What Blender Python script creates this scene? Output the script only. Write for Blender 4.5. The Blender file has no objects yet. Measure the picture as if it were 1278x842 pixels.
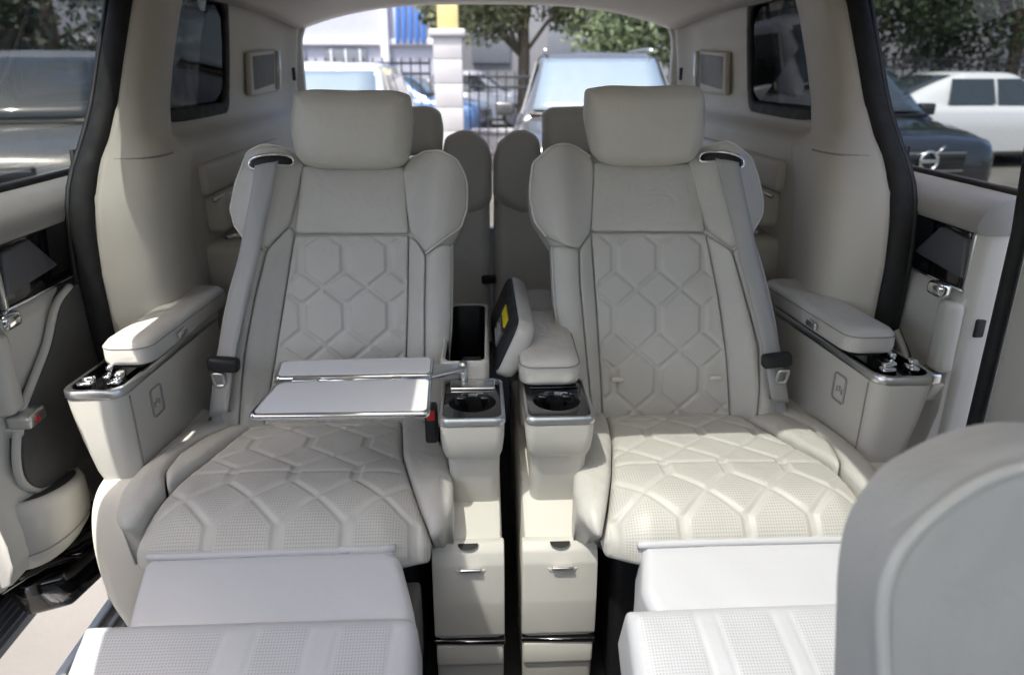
import bpy, bmesh, math, random
import numpy as np
from mathutils import Vector, Matrix, geometry
random.seed(7); rng = np.random.default_rng(7)
S = bpy.context.scene; COL = S.collection
R = math.radians
# ------------------------------------------------------------------ camera, sky, sun, exposure
PITCH, YAW, CAM = R(20), R(2.46), np.array([-.06, 0, 1.22])
cd = bpy.data.cameras.new('camera'); cam = bpy.data.objects.new('camera', cd); COL.objects.link(cam)
cam.location = CAM; cam.rotation_euler = (R(90) - PITCH, 0, -YAW)
cd.sensor_width = 36; cd.lens = 920 / 1278 * 36; cd.clip_start = .02; cd.clip_end = 800
cd.dof.use_dof = True; cd.dof.focus_distance = 1.45; cd.dof.aperture_fstop = 3.4
S.camera = cam
SUN_GOES = Vector((.28, .40, -1)).normalized()
W = bpy.data.worlds.new('World'); S.world = W; W.use_nodes = True
sky = W.node_tree.nodes.new('ShaderNodeTexSky'); sky.sky_type = 'NISHITA'; sky.sun_disc = False
sky.sun_elevation = math.asin(-SUN_GOES.z); sky.sun_rotation = math.atan2(-SUN_GOES.x, -SUN_GOES.y)
sky.dust_density = 4; sky.air_density = .7; sky.ozone_density = .8
bgn = W.node_tree.nodes['Background']; bgn.inputs[1].default_value = .15
W.node_tree.links.new(sky.outputs[0], bgn.inputs[0])
sl = bpy.data.lights.new('sun', 'SUN'); sl.energy = 2.0; sl.angle = R(.5); sl.color = (1, .97, .91)
so = bpy.data.objects.new('sun', sl); COL.objects.link(so); so.rotation_euler = SUN_GOES.to_track_quat('-Z', 'Y').to_euler()
so.location = (-3, -4, 12)
S.view_settings.view_transform = 'Standard'; S.view_settings.look = 'None'
S.view_settings.gamma = 1; S.view_settings.exposure = 2.3
S.render.engine = 'CYCLES'
S.cycles.max_bounces = 10; S.cycles.diffuse_bounces = 6; S.cycles.glossy_bounces = 4; S.cycles.transparent_max_bounces = 12
S.cycles.use_denoising = True; S.cycles.sample_clamp_indirect = 8
GZ = -.33                                   # level of the ground outside; the van floor is z = 0

# ------------------------------------------------------------------ materials
def mat(name, col, rough=.5, metal=0, bump=0, bscale=300, var=.05, vscale=6, coat=0, spec=.5, weave=False, perf=False, wrinkle=0):
    m = bpy.data.materials.new(name); m.use_nodes = True; nt = m.node_tree; N = nt.nodes; L = nt.links
    p = N['Principled BSDF']; p.inputs['Roughness'].default_value = rough; p.inputs['Metallic'].default_value = metal
    p.inputs['Specular IOR Level'].default_value = spec; p.inputs['Coat Weight'].default_value = coat
    p.inputs['Coat Roughness'].default_value = .05
    c = (*col, 1)
    tc = N.new('ShaderNodeTexCoord')
    nz = N.new('ShaderNodeTexNoise'); nz.inputs['Scale'].default_value = vscale; nz.inputs['Detail'].default_value = 5
    L.new(tc.outputs['Object'], nz.inputs['Vector'])
    mr = N.new('ShaderNodeMapRange'); mr.inputs[1].default_value = .25; mr.inputs[2].default_value = .75
    mr.inputs[3].default_value = 1 - var; mr.inputs[4].default_value = 1 + var; L.new(nz.outputs[0], mr.inputs[0])
    mx = N.new('ShaderNodeVectorMath'); mx.operation = 'SCALE'; mx.inputs[0].default_value = col; L.new(mr.outputs[0], mx.inputs['Scale'])
    colout = mx.outputs[0]
    rr_ = N.new('ShaderNodeMapRange'); rr_.inputs[1].default_value = .3; rr_.inputs[2].default_value = .7
    rr_.inputs[3].default_value = max(.02, rough * .88); rr_.inputs[4].default_value = min(1, rough * 1.12)
    n2 = N.new('ShaderNodeTexNoise'); n2.inputs['Scale'].default_value = vscale * 5; n2.inputs['Detail'].default_value = 6
    L.new(tc.outputs['Object'], n2.inputs['Vector']); L.new(n2.outputs[0], rr_.inputs[0]); L.new(rr_.outputs[0], p.inputs['Roughness'])
    hs = []
    if bump:
        vo = N.new('ShaderNodeTexVoronoi'); vo.inputs['Scale'].default_value = bscale; L.new(tc.outputs['Object'], vo.inputs['Vector'])
        hs.append((vo.outputs[0], bump, .001))
    if wrinkle:
        wn = N.new('ShaderNodeTexNoise'); wn.inputs['Scale'].default_value = 16; wn.inputs['Detail'].default_value = 3; wn.inputs['Distortion'].default_value = 1.2
        L.new(tc.outputs['Object'], wn.inputs['Vector']); hs.append((wn.outputs[0], wrinkle, .012))
    if weave:
        wv = N.new('ShaderNodeTexWave'); wv.inputs['Scale'].default_value = 180; wv.inputs['Distortion'].default_value = .5; wv.bands_direction = 'DIAGONAL'
        L.new(tc.outputs['Object'], wv.inputs['Vector']); hs.append((wv.outputs[1], .25, .001))
    if perf:                                # punched holes, staggered rows laid out in the leather's own UVs (metres)
        uv = N.new('ShaderNodeUVMap'); sx = N.new('ShaderNodeSeparateXYZ'); L.new(uv.outputs[0], sx.inputs[0])
        def M(op, a, b=None):
            k = N.new('ShaderNodeMath'); k.operation = op
            for i, v in enumerate((a, b)):
                if v is None: continue
                if isinstance(v, (int, float)): k.inputs[i].default_value = v
                else: L.new(v, k.inputs[i])
            return k.outputs[0]
        ps = 2 * math.pi / .0098
        a = M('SINE', M('MULTIPLY', M('ADD', sx.outputs[0], sx.outputs[1]), ps)); b = M('SINE', M('MULTIPLY', M('SUBTRACT', sx.outputs[0], sx.outputs[1]), ps))
        dot = M('MULTIPLY', a, b)
        st = N.new('ShaderNodeMapRange'); st.inputs[1].default_value = .25; st.inputs[2].default_value = .6; L.new(dot, st.inputs[0])
        at = N.new('ShaderNodeAttribute'); at.attribute_name = 'perf'
        msk = M('MULTIPLY', st.outputs[0], at.outputs['Fac'])
        dk = N.new('ShaderNodeMix'); dk.data_type = 'RGBA'; L.new(M('MULTIPLY', msk, .38), dk.inputs[0]); L.new(colout, dk.inputs[6])
        dk.inputs[7].default_value = (.10, .10, .095, 1); colout = dk.outputs[2]
    L.new(colout, p.inputs['Base Color'])
    nrm = None
    for h, stg, dist in hs:
        b = N.new('ShaderNodeBump'); b.inputs['Strength'].default_value = stg; b.inputs['Distance'].default_value = dist
        L.new(h, b.inputs['Height'])
        if nrm: L.new(nrm, b.inputs['Normal'])
        nrm = b.outputs[0]
    if nrm: L.new(nrm, p.inputs['Normal'])
    return m
def glass(name, tint, refl=1.0, rough=.0):
    m = bpy.data.materials.new(name); m.use_nodes = True; nt = m.node_tree; N = nt.nodes; L = nt.links
    N.remove(N['Principled BSDF']); o = N['Material Output']
    t = N.new('ShaderNodeBsdfTransparent'); t.inputs[0].default_value = (*tint, 1)
    g = N.new('ShaderNodeBsdfGlossy'); g.inputs['Roughness'].default_value = rough
    fr = N.new('ShaderNodeFresnel'); fr.inputs[0].default_value = 1.45
    k = N.new('ShaderNodeMath'); k.operation = 'MULTIPLY'; k.inputs[1].default_value = refl; L.new(fr.outputs[0], k.inputs[0])
    mx = N.new('ShaderNodeMixShader'); L.new(k.outputs[0], mx.inputs[0]); L.new(t.outputs[0], mx.inputs[1]); L.new(g.outputs[0], mx.inputs[2])
    L.new(mx.outputs[0], o.inputs[0]); return m
M_leather = mat('grey_leather', (.525, .512, .472), .43, bump=.3, bscale=420, var=.06, wrinkle=.28)
M_quilt = mat('quilted_leather', (.525, .512, .472), .45, bump=.3, bscale=420, var=.06, perf=True, wrinkle=.12)
M_head = mat('headrest_leather', (.59, .575, .52), .40, bump=.25, bscale=420, var=.04, wrinkle=.18)
M_leg = mat('pale_legrest_leather', (.56, .565, .59), .45, bump=.15, bscale=420, var=.02, perf=True, wrinkle=.07)
M_pipe = mat('pale_piping', (.66, .64, .58), .4, bump=.1)
M_seam = mat('seam_thread', (.30, .29, .27), .7)
M_plastic = mat('cream_plastic', (.58, .56, .505), .5, bump=.12, bscale=700, var=.02)
M_trim = mat('beige_trim', (.56, .525, .455), .6, bump=.15, bscale=600, var=.03)
M_fabric = mat('headliner_fabric', (.85, .79, .73), .9, bump=.2, bscale=900, var=.02)
M_belt = mat('belt_webbing', (.39, .39, .385), .65, weave=True, var=.02)
M_black = mat('black_plastic', (.010, .010, .011), .55, bump=.1, bscale=600)
M_blackgloss = mat('piano_black', (.006, .006, .007), .08, coat=1)
M_rubber = mat('black_rubber', (.012, .012, .012), .75, bump=.2, bscale=500)
M_dark = mat('dark_carpet', (.035, .034, .033), .95, bump=.6, bscale=900)
M_darktrim = mat('charcoal_trim', (.075, .072, .068), .7, bump=.2, bscale=700)
M_ledge = mat('grey_ledge_leather', (.30, .29, .27), .5, bump=.2, bscale=450)
M_chrome = mat('chrome', (.80, .80, .79), .12, 1, var=.02)
M_satin = mat('satin_aluminium', (.70, .70, .69), .32, 1, var=.04, vscale=30)
M_sill = mat('brushed_sill', (.52, .52, .51), .55, .6, var=.06, vscale=20)
M_tray = mat('white_tray_laminate', (.86, .865, .88), .35, var=.01)
M_vent = mat('vent_brown', (.085, .075, .06), .5, bump=.3, bscale=300)
M_red = mat('red_button', (.55, .02, .03), .35)
M_yellow = mat('yellow_sticker', (.75, .62, .02), .5)
M_print = mat('grey_print', (.45, .45, .45), .6)
M_tint = glass('privacy_glass', (.07, .075, .075), .25)
M_door_glass = glass('tinted_door_glass', (.24, .255, .25), .4)
M_rear_glass = glass('rear_glass', (.60, .62, .63), .4)
M_sun_opening = glass('added_opening_glass', (.30, .31, .30), .8); M_screen = glass('windscreen_glass', (.60, .61, .53), .8); M_front_glass = glass('front_door_glass', (.86, .88, .87), .6)

# ------------------------------------------------------------------ object helpers
def tag(o, label=None, cat=None, group=None, kind=None):
    if label: o['label'] = label
    if cat: o['category'] = cat
    if group: o['group'] = group
    if kind: o['kind'] = kind
    return o
def thing(name, label, cat, loc, group=None):
    o = bpy.data.objects.new(name, None); COL.objects.link(o); o.location = loc; o.empty_display_size = .1
    return tag(o, label, cat, group)
def wloc(o):
    v = Vector((0, 0, 0))
    while o: v += o.location; o = o.parent
    return v
def link(name, me, m, parent=None, smooth=True):
    o = bpy.data.objects.new(name, me); COL.objects.link(o)
    if m and not me.materials: me.materials.append(m)
    if smooth: me.polygons.foreach_set('use_smooth', [True] * len(me.polygons))
    if parent:
        o.parent = parent; e = parent
        while e.parent: e = e.parent
        if e is parent: o.matrix_parent_inverse = Matrix.Translation(-e.location)
    return o
def frombm(name, bm, m, parent=None, smooth=True, recalc=True, ang=None):
    if recalc: bmesh.ops.recalc_face_normals(bm, faces=bm.faces)
    me = bpy.data.meshes.new(name); bm.to_mesh(me); bm.free()
    o = link(name, me, m, parent, smooth)
    if ang: me.set_sharp_from_angle(angle=R(ang))
    return o
def hexa(name, c8, m, parent=None, bev=.006, seg=3, smooth=True):
    """solid from 8 corners (bottom 4 going round, then top 4), edges rounded"""
    bm = bmesh.new(); v = [bm.verts.new(p) for p in c8]
    for f in ((3, 2, 1, 0), (4, 5, 6, 7), (0, 1, 5, 4), (1, 2, 6, 5), (2, 3, 7, 6), (3, 0, 4, 7)): bm.faces.new([v[i] for i in f])
    if bev: bmesh.ops.bevel(bm, geom=bm.edges[:] + bm.verts[:], offset=bev, segments=seg, profile=.5, affect='EDGES', clamp_overlap=True)
    return frombm(name, bm, m, parent, smooth, ang=40 if smooth else None)
def rbox(name, c, s, m, parent=None, bev=.006, seg=3, rot=None):
    x, y, z = (k / 2 for k in s)
    pts = [Vector(p) for p in ((-x, -y, -z), (x, -y, -z), (x, y, -z), (-x, y, -z), (-x, -y, z), (x, -y, z), (x, y, z), (-x, y, z))]
    if rot is not None: pts = [rot @ p for p in pts]
    return hexa(name, [p + Vector(c) for p in pts], m, parent, bev, seg)
def cr(pts, n=8, closed=False):
    """Catmull-Rom through the points"""
    p = np.array(pts, float)
    q = np.vstack([p[-1], p, p[0], p[1]]) if closed else np.vstack([2 * p[0] - p[1], p, 2 * p[-1] - p[-2]])
    o = []
    for i in range(1, len(q) - 2):
        for t in np.linspace(0, 1, n, endpoint=False):
            a, b, c, d = q[i - 1], q[i], q[i + 1], q[i + 2]
            o.append(.5 * (2 * b + (c - a) * t + (2 * a - 5 * b + 4 * c - d) * t * t + (3 * b - a - 3 * c + d) * t ** 3))
    if not closed: o.append(p[-1])
    return np.array(o)
def tube(name, pts, r, m, parent=None, closed=False, seg=8, r2=None, up=None):
    """round (or oval: r along the side axis, r2 along the other) bar along a path"""
    pts = [Vector(p) for p in pts]; n = len(pts); bm = bmesh.new(); rings = []
    r2 = r2 or r; side = None
    for i, p in enumerate(pts):
        a = pts[(i - 1) % n] if (closed or i) else p; b = pts[(i + 1) % n] if (closed or i < n - 1) else p
        t = (b - a).normalized()
        if up is not None: s = t.cross(Vector(up)).normalized()
        else:
            if side is None: side = t.orthogonal().normalized()
            s = (side - t * side.dot(t)).normalized(); side = s
        w = t.cross(s).normalized()
        rings.append([bm.verts.new(p + s * math.cos(k * 2 * math.pi / seg) * r + w * math.sin(k * 2 * math.pi / seg) * r2) for k in range(seg)])
    for i in range(n if closed else n - 1):
        A, B = rings[i], rings[(i + 1) % n]
        for k in range(seg): bm.faces.new((A[k], A[(k + 1) % seg], B[(k + 1) % seg], B[k]))
    if not closed: bm.faces.new(rings[0]); bm.faces.new(rings[-1][::-1])
    return frombm(name, bm, m, parent)
def grid(name, P, m, parent=None, skip=None, thick=0, smooth=True):
    """quad sheet through an array of points [rows][cols]; thick gives it a real thickness"""
    bm = bmesh.new(); V = [[bm.verts.new(p) for p in row] for row in P]
    for i in range(len(V) - 1):
        for j in range(len(V[0]) - 1):
            if skip and skip(i, j): continue
            bm.faces.new((V[i][j], V[i][j + 1], V[i + 1][j + 1], V[i + 1][j]))
    for v in [v for v in bm.verts if not v.link_faces]: bm.verts.remove(v)
    o = frombm(name, bm, m, parent, smooth, recalc=False)
    if thick:
        md = o.modifiers.new('thickness', 'SOLIDIFY'); md.thickness = thick; md.offset = 0
    return o
def rrect(x0, x1, y0, y1, rad, n=8):
    o = []
    for k, (cx, cy) in enumerate(((x1 - rad, y1 - rad), (x0 + rad, y1 - rad), (x0 + rad, y0 + rad), (x1 - rad, y0 + rad))):
        for i in range(n):
            a = math.pi / 2 * (k + i / (n - 1)); o.append((cx + rad * math.cos(a), cy + rad * math.sin(a)))
    return o
def circ(cx, cy, r, n=8):
    return [(cx + r * math.cos(math.pi / 2 * (k + i / (n - 1))), cy + r * math.sin(math.pi / 2 * (k + i / (n - 1)))) for k in range(4) for i in range(n)]
def rings(name, rg, m, parent=None, caps=(True, True), ang=45):
    """loft through closed rings given as (outline, z) or lists of 3-D points"""
    bm = bmesh.new(); V = []
    for g in rg:
        pts = [(x, y, g[1]) for x, y in g[0]] if isinstance(g, tuple) else g
        V.append([bm.verts.new(p) for p in pts])
    n = len(V[0])
    for A, B in zip(V, V[1:]):
        for k in range(n): bm.faces.new((A[k], A[(k + 1) % n], B[(k + 1) % n], B[k]))
    if caps[0]: bm.faces.new(V[0][::-1])
    if caps[1]: bm.faces.new(V[-1])
    return frombm(name, bm, m, parent, True, caps[0] and caps[1], ang=ang)
def prism(name, prof, x0, x1, m, parent=None, bev=.006, axis='x'):
    """a side profile (y, z) pushed out from x0 to x1"""
    bm = bmesh.new()
    f = (lambda p, x: (x, p[0], p[1])) if axis == 'x' else ((lambda p, x: (p[0], x, p[1])) if axis == 'y' else (lambda p, x: (p[0], p[1], x)))
    A = [bm.verts.new(f(p, x0)) for p in prof]; B = [bm.verts.new(f(p, x1)) for p in prof]; n = len(prof)
    bm.faces.new(A); bm.faces.new(B[::-1])
    for k in range(n): bm.faces.new((A[k], B[k], B[(k + 1) % n], A[(k + 1) % n]))
    bmesh.ops.recalc_face_normals(bm, faces=bm.faces)
    if bev: bmesh.ops.bevel(bm, geom=bm.edges[:] + bm.verts[:], offset=bev, segments=2, profile=.5, affect='EDGES', clamp_overlap=True)
    return frombm(name, bm, m, parent, True, ang=40)

# ------------------------------------------------------------------ upholstered surfaces
_F = np.array([math.sin(YAW) * math.cos(PITCH), math.cos(YAW) * math.cos(PITCH), -math.sin(PITCH)])
_R = np.array([math.cos(YAW), -math.sin(YAW), 0]); _U = np.cross(_R, _F)
class Sheet:
    """a curved surface: a side profile (y, z) running straight across the car; (u, s) = across, along"""
    def __init__(s, prof):
        s.p = cr(prof, 24); s.L = np.r_[0, np.cumsum(np.linalg.norm(np.diff(s.p, axis=0), axis=1))]
        t = np.gradient(s.p, axis=0); t /= np.linalg.norm(t, axis=1)[:, None]; n = np.c_[-t[:, 1], t[:, 0]]
        if (n[len(n) // 2] @ (np.array([0, 1.22]) - s.p[len(n) // 2])) < 0: n = -n
        s.n = n
    def px(s, x, y):
        """survey point of the photograph -> where it lies on this surface"""
        d = _F + _R * (x - 639) / 920 - _U * (y - 421) / 920
        w = (s.p[:, 0] - CAM[1]) * d[2] - (s.p[:, 1] - CAM[2]) * d[1]
        k = np.where(w[:-1] * w[1:] <= 0)[0]
        k = k[0] if len(k) else (0 if abs(w[0]) < abs(w[-1]) else len(w) - 2)
        t = w[k] / (w[k] - w[k + 1]); Y = s.p[k, 0] + (s.p[k + 1, 0] - s.p[k, 0]) * t
        return CAM[0] + d[0] * (Y - CAM[1]) / d[1], s.L[k] + (s.L[k + 1] - s.L[k]) * t
    def tr(s, pts): return [s.px(*p) for p in pts]
    def pt(s, u, v, h):
        u, v, h = np.broadcast_arrays(np.asarray(u, float), v, h)
        y = np.interp(v, s.L, s.p[:, 0]); z = np.interp(v, s.L, s.p[:, 1])
        e0 = np.minimum(v, 0); e1 = np.maximum(v - s.L[-1], 0)
        t0 = (s.p[1] - s.p[0]) / np.linalg.norm(s.p[1] - s.p[0]); t1 = (s.p[-1] - s.p[-2]) / np.linalg.norm(s.p[-1] - s.p[-2])
        y = y + e0 * t0[0] + e1 * t1[0]; z = z + e0 * t0[1] + e1 * t1[1]
        ny = np.interp(v, s.L, s.n[:, 0]); nz = np.interp(v, s.L, s.n[:, 1])
        return np.stack([u, y + ny * h, z + nz * h], -1)
def resample(p, sp, closed=True):
    p = np.array(p, float); q = np.vstack([p, p[:1]]) if closed else p
    d = np.r_[0, np.cumsum(np.linalg.norm(np.diff(q, axis=0), axis=1))]; n = max(8, int(round(d[-1] / sp)))
    t = np.linspace(0, d[-1], n, endpoint=not closed)
    return np.c_[np.interp(t, d, q[:, 0]), np.interp(t, d, q[:, 1])]
def soften(p, rnd, sp):
    """round the corners of an outline by about rnd"""
    p = resample(p, rnd)
    for _ in range(3):
        q = np.empty((2 * len(p), 2)); nx = np.roll(p, -1, 0); q[0::2] = p * .75 + nx * .25; q[1::2] = p * .25 + nx * .75; p = q
    return resample(p, sp)
def segdist(P, A, B):
    out = np.full(len(P), 1e9)
    for a, b in zip(A, B):
        ab = b - a; L2 = max(ab @ ab, 1e-12); t = np.clip(((P - a) @ ab) / L2, 0, 1)
        out = np.minimum(out, np.linalg.norm(P - (a + t[:, None] * ab), axis=1))
    return out
def inside(P, poly):
    x, y = P[:, 0], P[:, 1]; c = np.zeros(len(P), bool); q = np.roll(poly, 1, 0)
    for (x1, y1), (x2, y2) in zip(poly, q):
        m = ((y1 > y) != (y2 > y)); m &= x < (x2 - x1) * (y - y1) / (y2 - y1 + 1e-12) + x1; c ^= m
    return c
def sst(x): x = np.clip(x, 0, 1); return x * x * (3 - 2 * x)
def pad(name, sh, out, m, parent, thick=.02, r=.015, hb=0., skirt=.04, crown=0., cl=.06, hf=None, groove=None, perf=None,
        res=.008, two=0., rnd=.02, raw=False):
    """a stuffed panel: the outline filled with a fine mesh, rounded at its rim, quilted by groove()"""
    o = resample(out, res) if raw else soften(out, rnd, res)
    area = .5 * np.sum(o[:, 0] * np.roll(o[:, 1], -1) - np.roll(o[:, 0], -1) * o[:, 1])
    if area < 0: o = o[::-1].copy()
    n = len(o); tg = np.roll(o, -1, 0) - np.roll(o, 1, 0); tg /= np.linalg.norm(tg, axis=1)[:, None]; inn = np.c_[-tg[:, 1], tg[:, 0]]
    nx = np.roll(o, -1, 0); P = [o]
    for k in (.05, .2, .45, .75):
        q = o + inn * (k * r); dd = segdist(q, o, nx); ok = (dd > k * r * .93) & inside(q, o); P.append(q[ok])
    gx = np.arange(o[:, 0].min(), o[:, 0].max(), res); gy = np.arange(o[:, 1].min(), o[:, 1].max(), res * .87)
    G = np.array([(x + (res / 2 if j % 2 else 0), y) for j, y in enumerate(gy) for x in gx])
    G = G[inside(G, o)]; dg = segdist(G, o, nx); G = G[dg > r * .75 + res * .5]; P.append(G)
    P = np.vstack(P)
    vs, es, fs, *_ = geometry.delaunay_2d_cdt([Vector(p) for p in P], [(i, (i + 1) % n) for i in range(n)], [], 1, 1e-6)
    P = np.array([(v.x, v.y) for v in vs]); d = segdist(P, o, nx)
    bnd = d < 1e-6
    base = hb + (hf(P[:, 0], P[:, 1]) if hf else 0)
    prof = np.sqrt(np.clip(1 - (1 - np.minimum(d / r, 1)) ** 2, 0, 1))
    h = base + thick * prof + crown * (1 - np.exp(-d / cl))
    ph = (abs(out[0][0]) * 97 + abs(out[0][1]) * 53) % 6.28
    wv_ = np.sin(P[:, 0] * 31 + ph) * np.sin(P[:, 1] * 27 + 1.7 * ph) + .6 * np.sin(P[:, 0] * 63 - P[:, 1] * 44 + 2 * ph)
    h = h + .0007 * wv_ * sst(d / .03) + .0006 * np.sin((P[:, 0] - .7 * P[:, 1]) * 210 + ph + 2 * wv_) * np.exp(-d / .012) * sst(d / .006)
    fade = sst(d / .012)
    if groove is not None: h = h + groove(P) * fade
    X = sh.pt(P[:, 0], P[:, 1], h)
    bm = bmesh.new(); V = [bm.verts.new(p) for p in X]
    uvv = {}
    for f in fs:
        try: bm.faces.new([V[i] for i in f])
        except ValueError: pass
    bm.verts.index_update()
    if two:
        X2 = sh.pt(P[:, 0], P[:, 1], base - two * prof - (crown * .5) * (1 - np.exp(-d / cl)))
        V2 = [V[i] if bnd[i] else bm.verts.new(X2[i]) for i in range(len(P))]
        for f in fs:
            try: bm.faces.new([V2[i] for i in reversed(f)])
            except ValueError: pass
        PP = np.vstack([P, P[~bnd]])
    else:
        be = [e for e in bm.edges if len(e.link_faces) == 1]
        low = sh.pt(P[:, 0], P[:, 1], base - skirt); mp = {}
        bmv = {}
        ids = []
        for e in be:
            for v in e.verts:
                if v.index not in bmv: bmv[v.index] = bm.verts.new(low[v.index]); ids.append(v.index)
        for e in be:
            a, b = e.verts; bm.faces.new((a, b, bmv[b.index], bmv[a.index]))
        PP = np.vstack([P, P[ids]])
    bmesh.ops.recalc_face_normals(bm, faces=bm.faces)
    # make sure the outside faces the sheet's normal
    me = bpy.data.meshes.new(name); bm.to_mesh(me); bm.free()
    c = sh.pt(P[:1, 0], P[:1, 1], 1.)[0] - sh.pt(P[:1, 0], P[:1, 1], 0.)[0]
    nn = np.zeros(len(me.polygons) * 3); me.polygons.foreach_get('normal', nn); nn = nn.reshape(-1, 3)
    if (nn[:len(fs)] @ c).sum() < 0: me.flip_normals()
    uvl = me.uv_layers.new(name='UVMap'); idx = np.zeros(len(me.loops), int); me.loops.foreach_get('vertex_index', idx)
    uvl.data.foreach_set('uv', PP[idx].astype(np.float32).ravel())
    at = me.attributes.new('perf', 'FLOAT', 'POINT')
    pv = np.zeros(len(me.vertices), np.float32)
    if perf is not None: pv[:len(P)] = perf(P)
    at.data.foreach_set('value', pv)
    ob = link(name, me, m, parent); ob['_o'] = 0; del ob['_o']
    return ob
def lattice(cols, rows, hl, depth=.005, seams=()):
    """elongated-hexagon quilting: short upright channels joined by crossing diagonals"""
    la, lb, da, db = [], [], [], []
    for j, s0 in enumerate(rows):
        for c in cols: la.append((c, s0 - hl[j])); lb.append((c, s0 + hl[j]))
        if j + 1 < len(rows):
            for k in range(len(cols) - 1):
                e0, e1 = s0 + hl[j], rows[j + 1] - hl[j + 1]
                da += [(cols[k], e0), (cols[k + 1], e0)]; db += [(cols[k + 1], e1), (cols[k], e1)]
    la, lb, da, db = map(lambda q: np.array(q, float), (la, lb, da, db))
    def g(P):
        d1 = segdist(P, la, lb); d2 = segdist(P, da, db)
        a = 1 - sst((d1 - .0070) / .0042); b = 1 - sst((d2 - .0022) / .0042)
        h = -depth * np.maximum(a, b * .9) + .0018 * (1 - np.exp(-np.minimum(d1, d2) / .022))
        for s1, s2, q in seams: h -= .003 * np.exp(-((P[:, 1] - (s1 + (s2 - s1) * (P[:, 0] - q[0]) / (q[1] - q[0]))) / .004) ** 2)
        return h
    g.dist = lambda P: np.minimum(segdist(P, la, lb) - .012, segdist(P, da, db) - .008)
    return g
def trim_line(name, sh, uv, r, m, parent, h=0., hf=None, closed=False, n=6):
    p = cr(uv, n, closed); hh = h + (hf(p[:, 0], p[:, 1]) if hf else 0)
    return tube(name, sh.pt(p[:, 0], p[:, 1], hh), r, m, parent, closed, seg=6)

# ================================================================== THE SETTING
M_ground = mat('sunlit_concrete', (.12, .112, .10), .9, bump=.5, bscale=60, var=.25, vscale=1.3)
def ground():
    n = 24; e = np.linspace(-1, 1, n + 1); e = np.sign(e) * np.abs(e) ** 2.2 * 400
    o = grid('ground', [[(x, y + 20, GZ) for x in e] for y in e], M_ground); tag(o, kind='structure')
ground()

# ================================================================== THE VAN BODY (seen from inside)
CX = -.015                                                    # middle plane of the van
van = thing('minivan', 'beige minivan interior with headliner, pillars and rear window around the seats', 'minivan', (CX, 1.8, 0))
ZS = np.array([0., .3, .55, .68, .8, .9, .97, 1.03, 1.07, 1.15, 1.25, 1.36, 1.48])
YS = np.array([1.64, 1.62, 1.60, 1.585, 1.58, 1.59, 1.615, 1.665, 1.71, 1.78, 1.83, 1.88, 1.94])
XS = np.array([.85, .86, .865, .865, .865, .865, .865, .865, .862, .86, .85, .835, .81])
XC = np.array([.75, .75, .75, .75, .75, .75, .752, .768, .80, .82, .815, .80, .775])     # inner corner of the pillar
XW = np.array([.79, .79, .79, .79, .79, .79, .79, .79, .855, .865, .855, .84, .81])        # side wall behind it
def side_pt(sg, t, z):
    f = lambda a: float(np.interp(z, ZS, a)); ys, xs, xc, xw = f(YS), f(XS), f(XC), f(XW)
    b = .02 if z > 1.05 else .05
    L_ = lambda f_: xs + (xc - xs) * f_
    path = [(xs, ys), (L_(.14), ys + .003), (L_(.55), ys + .015), (L_(.84), ys + .035), (L_(.97), ys + .07), (xc, ys + .12), (xc + .012, ys + .19 + b), (xw - .012, ys + .25 + b),
            (xw, ys + .32 + b), (xw, 2.6), (xw, 2.9), (xw - .004, 3.08), (xw - .02, 3.2), (xw - .06, 3.28)]
    p = PATHS.setdefault((sg, round(z, 4)), None)
    if p is None:
        q = cr(path, 6); d = np.r_[0, np.cumsum(np.linalg.norm(np.diff(q, axis=0), axis=1))]; p = PATHS[(sg, round(z, 4))] = (q, d / d[-1])
    q, d = p; return (CX + sg * float(np.interp(t, d, q[:, 0])), float(np.interp(t, d, q[:, 1])), z)
PATHS = {}
zrow = sorted(set(np.round(np.r_[np.linspace(0, 1.0, 26), np.linspace(1.02, 1.48, 34)], 4)))
tcol = np.linspace(0, 1, 110)
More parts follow.
